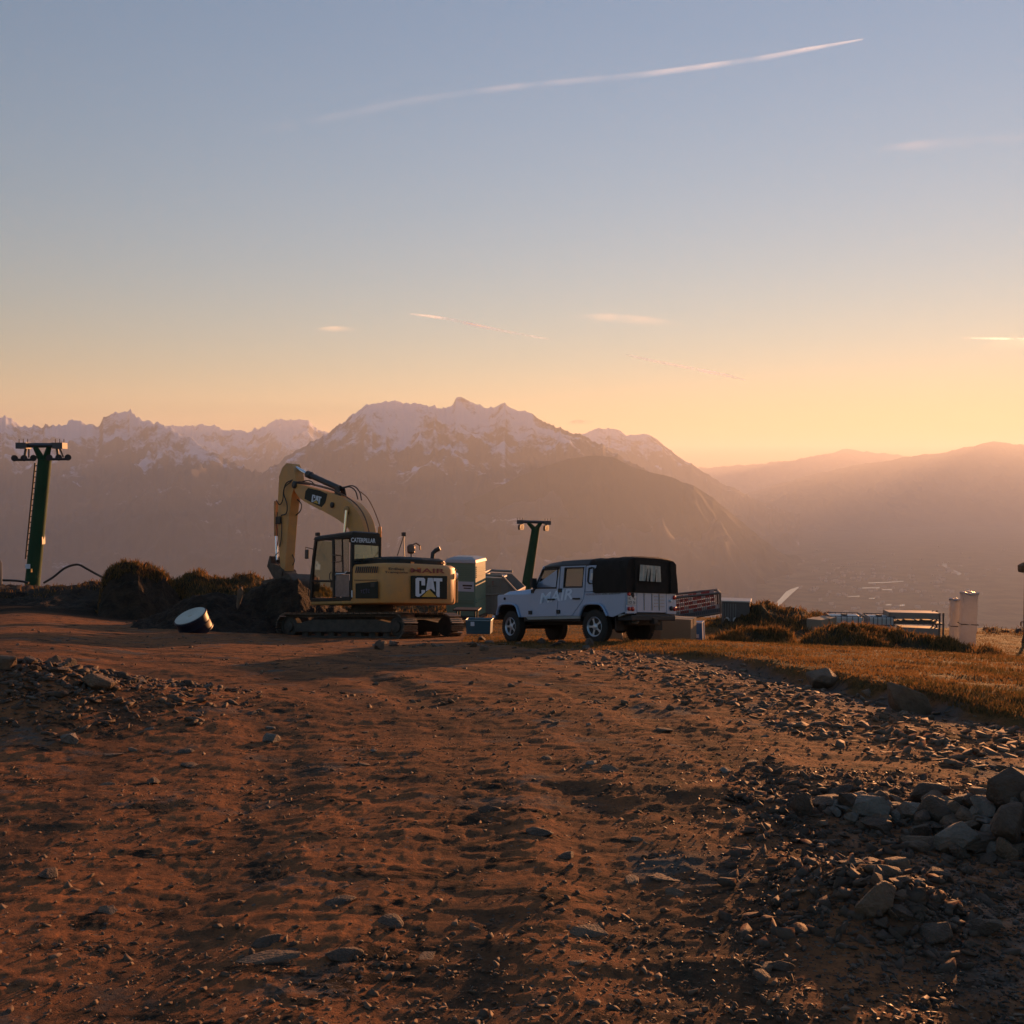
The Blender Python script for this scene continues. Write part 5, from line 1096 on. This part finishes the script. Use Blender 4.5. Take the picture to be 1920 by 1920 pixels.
# ------------------------------------------------------------------ skip container
M_SKIP = mat('grey_skip_paint', (.24, .24, .22), .6, noise=(1.2, (.17, .165, .15), .2), bump=(8, .15))
f, sk = place('skip_container', 'grey waste skip with sloping end behind the pickup bonnet', 'skip', 930, 1160, 38.5, R(12))
G_ = lambda px, py, v=.9: f.hit(px, py, 'y', v)
ol = [G_(*p) for p in [(899, 1083), (941, 1084), (968, 1110), (962, 1152), (902, 1152)]]
b = MB(); b.prism(ol, (0, -.05, 0)); b.prism([p - np.array([0, 1.75, 0]) for p in ol], (0, -.05, 0))
for i, j in ((2, 3), (3, 4), (4, 0)): p, q = ol[i], ol[j]; b.prism([p, q, q - np.array([0, 1.8, 0]), p - np.array([0, 1.8, 0])], (.03, 0, .03))
b.build('skip_body', M_SKIP, sk, .01)
b = MB(); b.tube([G_(899, 1077.5), G_(942, 1080)], .05, 6); b.tube([p - np.array([0, 1.8, 0]) for p in (G_(899, 1077.5), G_(942, 1080))], .05, 6); b.tube([G_(942, 1081, .93), G_(968, 1109, .93)], .05, 6); b.tube([G_(899, 1077.5), G_(899, 1077.5) - np.array([0, 1.8, 0])], .05, 6); b.build('rim_rail', M_SKIP, sk)
b = MB(); b.tube([G_(901, 1116, .92), G_(966, 1112.5, .92)], .035, 6); b.build('rib', M_SKIP, sk)
for px in (922, 938, 950): b = MB(); b.tube([G_(px, 1086 if px < 945 else 1094, .91), G_(px - 1, 1150, .91)], .03, 5); b.build('rib', M_SKIP, sk)
b = MB(); b.prism([G_(900, 1081, .5), G_(941, 1082, .5), G_(941, 1085, .5), G_(900, 1084.5, .5)], (0, -.9, 0)); b.build('pale_liner', mat('white_sheet', (.6, .6, .58), .6), sk)
sg = panel('skip_sign', [G_(913, 1089, .905), G_(934, 1089.5, .905), G_(934, 1101, .905), G_(913, 1101, .905)], M_SKIP, sk, .01, (0, 1, 0), 0)
b = MB(); 
for (x0, y0, x1, y1) in ((920.5, 1089.5, 926, 1090.8), (920.5, 1092, 925, 1093.2), (920.5, 1094.6, 926, 1095.8), (920.5, 1089.5, 921.7, 1095.8)): b.prism([G_(x0, y0, .918), G_(x1, y0, .918), G_(x1, y1, .918), G_(x0, y1, .918)], (0, .003, 0))
b.build('sign_emblem', M_REDT, sg)
worn_marks('sign_lettering', M_BRT, sg, G_(913.5, 1100, .918), G_(933, 1100.3, .918), (0, 0, 1), .045, 10)
# ------------------------------------------------------------------ low dark trestle and teal bin between the machines
f, tb = place('trestle_table', 'low dark trestle table in front of the portable toilet', 'table', 876, 1163, 33.5, R(8))
b = MB(); b.box(-.42, .42, -.3, .3, .34, .39); b.build('table_top', M_TRIM, tb, .01)
for x in (-.3, .3):
    for y in (-.22, .22): b = MB(); b.tube([(x, y, 0), (x, y, .34)], .025, 6); b.build('leg', M_TRIM, tb)
M_TEAL = mat('teal_plastic', (.035, .10, .13), .5, noise=(2, (.03, .08, .10), .2)); 
f, bn = place('plastic_bin', 'long teal plastic bin between the excavator track and the pickup', 'bin', 899, 1187, 27.4, R(8))
b = MB(); w_, d_, h_ = .34, .22, .37
b.loft([[(-w_ * .94, -d_ * .9, 0), (w_ * .94, -d_ * .9, 0), (w_ * .94, d_ * .9, 0), (-w_ * .94, d_ * .9, 0)], [(-w_, -d_, h_), (w_, -d_, h_), (w_, d_, h_), (-w_, d_, h_)], [(-w_ + .03, -d_ + .03, h_), (w_ - .03, -d_ + .03, h_), (w_ - .03, d_ - .03, h_), (-w_ + .03, d_ - .03, h_)], [(-w_ + .04, -d_ + .04, .05), (w_ - .04, -d_ + .04, .05), (w_ - .04, d_ - .04, .05), (-w_ + .04, d_ - .04, .05)]]); b.build('bin_shell', M_TEAL, bn, .008)
b = MB(); b.tube([(-w_, d_, h_), (w_, d_, h_), (w_, -d_, h_), (-w_, -d_, h_), (-w_, d_, h_)], .015, 6); b.build('bin_rim', mat('pale_teal_rim', (.16, .26, .30), .5), bn)
b = MB(); b.box(.1, .2, d_ - .02, d_ + .005, .22, .33); b.build('bin_label', M_WHITE, bn)
# ------------------------------------------------------------------ crates right of the pickup
M_CARD = mat('brown_cardboard', (.30, .19, .11), .85, noise=(2, (.25, .155, .09), .2)); M_BLUEP = mat('blue_print', (.05, .17, .34), .5, noise=(3, (.04, .13, .27), .2)); M_EDGE = mat('white_edge', (.6, .6, .58), .6)
def carton(label, px, py, d, yaw, sx, sy, sz, m=M_CARD, flap=True):
    f, c = place('carton', label, 'box', px, py, d, yaw)
    b = MB(); b.box(-sx / 2, sx / 2, -sy / 2, sy / 2, -.05, sz); b.build('box_shell', m, c, .008)
    if flap:
        b = MB(); b.box(-sx / 2 - .003, sx / 2 + .003, -.025, .025, sz, sz + .003); b.box(-sx / 2 - .003, -sx / 2, -.025, .025, sz * .6, sz); b.build('tape', mat('packing_tape', (.26, .17, .10), .35), c)
    return c
carton('large brown cardboard box beside the pickup rear wheel', 1272, 1197, 27.2, R(24), .82, .62, .56)
carton('pale low carton partly hidden behind the pickup rear wheel', 1234, 1198, 27.8, R(20), .42, .4, .46)
carton('small pale carton seen under the pickup between the wheels', 1153, 1196, 27.5, R(10), .4, .3, .32)
f, bp = place('blue_box', 'blue box with white edges leaning beside the large cardboard box', 'box', 1310, 1197, 27.8, R(20), None, 0, .04)
b = MB(); b.box(-.13, .13, -.16, .16, -.05, .46); b.build('box_shell', M_BLUEP, bp, .006)
b = MB(); b.box(-.14, -.125, -.165, .165, .44, .47); b.box(-.145, -.13, -.17, -.14, -.05, .47); b.box(-.14, .14, .155, .17, .44, .47); b.build('edge_strip', M_EDGE, bp)
b = MB(); b.box(-.04, .07, .16, .164, .04, .14); b.build('label_patch', M_EDGE, bp)
# ------------------------------------------------------------------ barred transport cage with red and white boards
M_CAGE = mat('dull_cage_steel', (.15, .12, .10), .55, metal=.4); M_RWR = mat('red_board', (.26, .045, .038), .6); M_RWW = mat('white_board', (.30, .26, .24), .6)
f, cg = place('transport_cage', 'tilted steel cage full of red and white barrier boards behind the pickup', 'cage', 1305, 1158, 34, R(7), None, 0, -.10)
N_ = lambda px, py, v=.6: f.hit(px, py, 'y', v)
c00, c10, c11, c01 = N_(1256, 1165), N_(1351, 1149), N_(1350, 1112), N_(1256, 1122)
for dy in (0, -1.1):
    for p, q in ((c00, c10), (c01, c11), (c00, c01), (c10, c11)):
        b = MB(); b.tube([p + np.array([0, dy, 0]), q + np.array([0, dy, 0])], .035, 4); b.build('cage_rail', M_CAGE, cg)
    for k in range(1, 24):
        u = k / 24; b = MB(); b.tube([c00 + (c10 - c00) * u + np.array([0, dy, 0]), c01 + (c11 - c01) * u + np.array([0, dy, 0])], .008, 4); b.build('cage_bar', M_CAGE, cg)
for p in (c00, c10, c01, c11): b = MB(); b.tube([p, p - np.array([0, 1.1, 0])], .03, 4); b.build('cage_rail', M_CAGE, cg)
b = MB(); b.prism([c00 + np.array([0, 0, .02]), c10 + np.array([0, 0, .02]), c10 + np.array([0, 0, .16]), c00 + np.array([0, 0, .16])], (0, -1.1, 0)); b.build('cage_floor', M_GALV, cg)
for r_ in range(5):
    for k in range(9):
        u0, u1 = .12 + k * .088, .12 + k * .088 + .082; v = .20 + r_ * .145; lo = c00 + (c10 - c00) * u0; hi = c00 + (c10 - c00) * u1; up_ = (c01 - c00) * v; hh = (c01 - c00) * .13
        yy = np.array([0, -.15 - .18 * r_ - .02 * (k % 2), 0]); b = MB(); b.prism([lo + up_ + yy, hi + up_ + yy, hi + up_ + hh + yy, lo + up_ + hh + yy], (0, -.03, 0)); b.build('barrier_board', M_RWW if (k + r_) % 3 == 0 else M_RWR, cg)
f, gb = place('metal_container', 'small grey metal container with a pale lid on the brown mound', 'container', 1380, 1170, 37.5, R(15), None, 0, 0)
b = MB(); b.box(-.5, .5, -.4, .45, .0, .86); b.build('container_shell', mat('brown_grey_container', (.13, .115, .10), .7, noise=(2, (.09, .08, .07), .2)), gb, .02); b = MB(); b.box(-.54, .56, -.44, .5, .86, .91); b.build('lid', mat('pale_lid', (.42, .40, .36), .6), gb, .01)
for k in range(6): b = MB(); b.box(-.02 + k * .09, .01 + k * .09, .45, .47, .1, .8); b.build('rib', M_SKIP, gb)
for x in (.0, .3): b = MB(); b.lathe((x, .46, .22), (0, 1, 0), [(0, .09), (.03, .09), (.03, .05), (.01, .05)], 12); b.build('port_ring', M_EDGE, gb)
# ------------------------------------------------------------------ white tanks in wire cages
M_TANK = mat('translucent_white_tank', (.55, .50, .46), .45); 
def tank(label, px, py, d, yaw, sx, sy, sz):
    f, t_ = place('tank', label, 'tank', px, py, d, yaw, 'caged white tanks')
    b = MB(); b.box(-sx / 2 + .03, sx / 2 - .03, -sy / 2 + .03, sy / 2 - .03, .14, sz - .03); b.build('tank_body', M_TANK, t_, .06)
    b = MB(); b.lathe((0, 0, sz - .03), (0, 0, 1), [(0, .11), (.05, .11), (.05, .03)], 14); b.build('cap', M_BLACK, t_)
    b = MB(); b.box(-sx / 2, sx / 2, -sy / 2, sy / 2, .0, .13); b.build('pallet', M_CAGE, t_, .01)
    b = MB()
    for z in (.2, .45, .7, sz): b.tube([(-sx / 2, -sy / 2, z), (sx / 2, -sy / 2, z), (sx / 2, sy / 2, z), (-sx / 2, sy / 2, z), (-sx / 2, -sy / 2, z)], .016, 5)
    for k in range(7):
        x = -sx / 2 + sx * k / 6
        for y in (-sy / 2, sy / 2): b.tube([(x, y, .1), (x, y, sz)], .012, 4)
    for k in range(6):
        y = -sy / 2 + sy * k / 5
        for x in (-sx / 2, sx / 2): b.tube([(x, y, .1), (x, y, sz)], .012, 4)
    b.build('wire_cage', M_GALV, t_); return t_
tank('white caged water tank, left of the pair behind the grassy mound', 1582, 1206, 36, R(6), 1.15, .95, 1.02)
tank('white caged water tank beside the steel rack', 1647, 1205, 37, R(5), .9, .9, 1.0)
c = carton('left of two pale wooden cases beside the caged tanks', 1533, 1204, 35.2, R(40), .55, .6, .82, mat('pale_case_wood', (.30, .21, .14), .8), False); c = carton('right of two pale wooden cases, next to the first caged tank', 1549, 1203, 35.6, R(40), .55, .6, .86, bpy.data.materials['pale_case_wood'], False)
# ------------------------------------------------------------------ steel rack
f, rk = place('steel_rack', 'long steel shelf rack with lumber behind the grassy mound', 'rack', 1716, 1216, 37, R(4))
Z_ = lambda px, py, v=.35: f.hit(px, py, 'y', v)
b = MB(); b.prism([Z_(1667, 1148), Z_(1763, 1150), Z_(1763, 1161), Z_(1667, 1160)], (0, -.7, 0)); b.build('upper_beam', mat('pale_rack_paint', (.26, .20, .16), .6), rk, .01)
b = MB(); b.prism([Z_(1672, 1166), Z_(1768, 1169), Z_(1768, 1172), Z_(1672, 1170)], (0, -.7, 0)); b.build('shelf', M_CAGE, rk)
b = MB(); b.prism([Z_(1690, 1176), Z_(1760, 1179), Z_(1760, 1192), Z_(1690, 1192)], (0, -.6, 0)); b.build('lower_box', bpy.data.materials['pale_rack_paint'], rk, .01)
for px in (1668, 1762, 1769):
    for dy in (0, -.7): p = Z_(px, 1149); b = MB(); b.tube([(p[0], p[1] + dy, -.1), (p[0], p[1] + dy, p[2])], .035, 4); b.build('post', M_CAGE, rk)
for k in range(7): p = Z_(1685 + k * 11, 1167); b = MB(); b.box(p[0] - .14, p[0] + .12, p[1] - .5, p[1] - .1, p[2] - .02, p[2] + .03 + .02 * (k % 3)); b.build('plank_bundle', M_CAGE, rk)
# ------------------------------------------------------------------ two wrapped columns of material
M_WRAP = mat('silver_stretch_wrap', (.50, .49, .50), .22, metal=.15, noise=(5, (.34, .32, .32), .25), bump=(9, .6), dist=.04, coat=.4)
t_ = M_WRAP.node_tree; tl_ = t_.nodes.new('ShaderNodeBsdfTranslucent'); tl_.inputs[0].default_value = (.75, .72, .70, 1); mx_ = t_.nodes.new('ShaderNodeMixShader'); mx_.inputs[0].default_value = .45
t_.links.new(t_.nodes['Principled BSDF'].outputs[0], mx_.inputs[1]); t_.links.new(tl_.outputs[0], mx_.inputs[2]); t_.links.new(mx_.outputs[0], t_.nodes['Material Output'].inputs[0])
def wrapped(label, px, py, d, sx, sy, sz, lean, seed):
    f, w_ = place('wrapped_stack', label, 'wrapped stack', px, py, d, R(10), 'wrapped stacks', 0, lean)
    rr = np.random.default_rng(seed); rg = []
    for k in range(10):
        s_ = 1 + .05 * rr.normal(); z = sz * k / 9; q = []
        for a in range(16): t = a * 2 * math.pi / 16; c_, s2 = math.cos(t), math.sin(t); e = (abs(c_) ** 6 + abs(s2) ** 6) ** (-1 / 6); q.append((c_ * e * sx / 2 * s_ + .012 * rr.normal(), s2 * e * sy / 2 * s_ + .012 * rr.normal(), z + .01 * rr.normal()))
        rg.append(q)
    b = MB(); b.loft(rg); b.build('wrapped_core', M_WRAP, w_, 0, True)
    b = MB(); rim = [(sx / 2 * math.cos(t) * 1.05, sy / 2 * math.sin(t) * 1.05, sz + .02 * math.sin(3 * t) + .02) for t in np.linspace(0, 2 * math.pi, 17)]; b.tube(rim, .035, 6); b.build('crumpled_top', M_WRAP, w_, 0, True)
    b = MB(); z = sz * .42; b.tube([(-sx / 2 - .01, -sy / 2 - .01, z), (sx / 2 + .01, -sy / 2 - .01, z), (sx / 2 + .01, sy / 2 + .01, z), (-sx / 2 - .01, sy / 2 + .01, z), (-sx / 2 - .01, -sy / 2 - .01, z)], .012, 4); b.build('strap', M_BLACK, w_)
wrapped('shorter narrow stack in silver stretch wrap', 1789, 1208, 30.5, .26, .3, 1.33, .0, 3)
wrapped('taller stack in silver stretch wrap catching the sunset', 1813, 1210, 30, .46, .4, 1.52, -.03, 5)
# ------------------------------------------------------------------ post at the right edge
f, ps = place('lamp_post', 'wooden post with a capped box at the right picture edge', 'post', 1921, 1212, 36, R(0))
M_POSTW = mat('brown_weathered_post', (.17, .075, .025), .7, noise=(4, (.12, .05, .02), .2))
b = MB(); b.tube([(0, 0, -.3), (0, 0, 2.6)], .055, 8); b.build('post', M_POSTW, ps)
b = MB(); b.loft([[(-.2, -.14, 2.62), (.2, -.14, 2.62), (.2, .14, 2.62), (-.2, .14, 2.62)], [(-.22, -.16, 2.72), (.22, -.16, 2.72), (.22, .16, 2.72), (-.22, .16, 2.72)], [(-.22, -.16, 2.86), (.22, -.16, 2.86), (.22, .16, 2.86), (-.22, .16, 2.86)], [(-.08, -.06, 2.97), (.08, -.06, 2.97), (.08, .06, 2.97), (-.08, .06, 2.97)]]); b.build('capped_box', M_POSTW, ps, .01)
b = MB(); b.tube([(0, 0, .86), (.12, .05, .88), (.17, .05, .87)], .018, 6); b.tube([(.17, .05, .87), (.17, .05, .74)], .025, 6); b.build('tap_arm', M_POSTW, ps)
b = MB(); b.tube([(0, 0, .55), (.22, .1, -.3)], .03, 6); b.build('brace', M_POSTW, ps)
# ------------------------------------------------------------------ contrails and thin clouds
def m_cloud(name, dens, rgb):
    m = bpy.data.materials.new(name); m.use_nodes = True; t = m.node_tree; t.nodes.clear(); N = t.nodes.new; L = t.links.new
    o = N('ShaderNodeOutputMaterial'); d = N('ShaderNodeBsdfDiffuse'); d.inputs[0].default_value = (*rgb, 1); tl = N('ShaderNodeBsdfTranslucent'); tl.inputs[0].default_value = (*rgb, 1)
    s = N('ShaderNodeAddShader'); L(d.outputs[0], s.inputs[0]); L(tl.outputs[0], s.inputs[1])
    tr = N('ShaderNodeBsdfTransparent'); mx = N('ShaderNodeMixShader'); at_ = N('ShaderNodeAttribute'); at_.attribute_name = 'veil'
    g = N('ShaderNodeNewGeometry'); n = N('ShaderNodeTexNoise'); n.inputs['Scale'].default_value = .0016; n.inputs['Detail'].default_value = 7; L(g.outputs['Position'], n.inputs['Vector'])
    r = N('ShaderNodeMapRange'); r.inputs[1].default_value = .3; r.inputs[2].default_value = .7; L(n.outputs[0], r.inputs[0])
    mu = N('ShaderNodeMath'); mu.operation = 'MULTIPLY'; L(at_.outputs['Fac'], mu.inputs[0]); L(r.outputs[0], mu.inputs[1]); m2 = N('ShaderNodeMath'); m2.operation = 'MULTIPLY'; m2.inputs[1].default_value = dens; L(mu.outputs[0], m2.inputs[0])
    L(m2.outputs[0], mx.inputs[0]); L(tr.outputs[0], mx.inputs[1]); L(s.outputs[0], mx.inputs[2]); L(mx.outputs[0], o.inputs[0]); return m
M_TRAIL = m_cloud('contrail_ice', .26, (.55, .70, .95)); M_THIN = m_cloud('thin_contrail_ice', .8, (.65, .75, .9)); M_VEIL = m_cloud('thin_cloud', .16, (.75, .75, .75)); M_SCUD = m_cloud('dark_cloud', .75, (.10, .09, .10))
def streak(name, pts, widths, fade, alt, m, label, cat, n=60, across=9, z=None):
    """a band of vapour at altitude alt; pts in pixels, widths in pixels"""
    P = curve_pts([np.array([*p, w, a]) for p, w, a in zip(pts, widths, fade)], 10); V, veil = [], []
    for p in P:
        px, py, w, a = p; r0 = ray(px, py); el = r0[2]; d0 = alt / max(el, .02)
        for j in range(across):
            u = j / (across - 1) * 2 - 1; r = ray(px, py + u * w); V.append(r * d0 + np.array([0, 0, EYE + (1 - u * u) * w * d0 / F_PX * .4])); veil.append(max(a, 0) * max(0, 1 - u * u) ** 1.3)
    me = grid_mesh(name, np.array(V).reshape(len(P), across, 3)); fattr(me, 'veil', veil); return tag(link(name, me, m, None, True), label, cat, 'contrails' if cat == 'contrail' else None)
streak('contrail', [(440, 256), (600, 226), (800, 186), (1000, 160), (1200, 141), (1400, 114), (1520, 92), (1618, 74)], [12, 11, 9, 7.5, 7, 6.5, 5, 2], [0, .10, .15, .28, .4, .9, 1.1, .7], 5200, M_TRAIL, 'long bright contrail high across the upper right sky', 'contrail')
streak('contrail', [(760, 588), (830, 597), (900, 612), (980, 628), (1050, 640)], [2, 3.4, 3.6, 3, 2], [0, 2.4, 1.8, 1.2, 0], 2600, M_THIN, 'thin short contrail above the main summit', 'contrail')
streak('contrail', [(1150, 660), (1220, 676), (1300, 692), (1360, 704), (1398, 713)], [2, 3, 3.4, 3.6, 1.5], [0, 1.4, 2.2, 2.6, 1.2], 2300, M_THIN, 'thin slanting contrail right of the main summit', 'contrail')
streak('contrail', [(1790, 634), (1840, 635), (1900, 636), (1990, 638)], [1.5, 2.5, 3, 4], [0, 1.3, 1.8, 1.8], 2600, M_THIN, 'bright straight contrail at the right edge above the sun', 'contrail')
streak('cirrus_cloud', [(1070, 594), (1130, 596), (1190, 600), (1250, 606), (1290, 612)], [4, 9, 10, 8, 4], [0, 1.2, 1.1, .6, 0], 2700, M_VEIL, 'faint pale cirrus streak right of the thin contrail', 'cloud')
streak('cirrus_cloud', [(590, 618), (630, 617), (680, 620)], [3, 6, 3], [0, .9, 0], 2600, M_VEIL, 'very faint small cirrus patch left of the main summit', 'cloud')
streak('cirrus_cloud', [(1640, 280), (1700, 276), (1780, 270), (1930, 262)], [6, 10, 12, 12], [0, .4, .25, .3], 4200, M_VEIL, 'faint cirrus veil high at the right edge', 'cloud')
streak('cirrus_cloud', [(1020, 708), (1060, 711), (1105, 714)], [2, 4, 2], [0, .9, 0], 2200, M_VEIL, 'faint cirrus sliver low above the right shoulder of the summit', 'cloud')
streak('cirrus_cloud', [(1830, 652), (1880, 648), (1960, 646)], [4, 9, 10], [0, .8, .8], 2600, M_VEIL, 'soft glowing cirrus below the bright contrail at the right edge', 'cloud')
streak('scud_cloud', [(1060, 795), (1078, 792), (1095, 792), (1118, 791)], [2, 5, 5, 2], [0, 1.6, 1.5, 0], 1250, M_SCUD, 'small dark cloud scrap over the right shoulder of the summit', 'cloud')

# ------------------------------------------------------------------ the haze box round it all
bm = bmesh.new(); bmesh.ops.create_cube(bm, size=1)
for v in bm.verts:
    v.co.x = -34000 if v.co.x < 0 else 34000; v.co.y = -3000 if v.co.y < 0 else 42000; v.co.z = -1070 if v.co.z < 0 else 1180
me = bpy.data.meshes.new('haze'); bm.to_mesh(me); bm.free()
tag(link('haze', me, M_HAZE), kind='stuff')
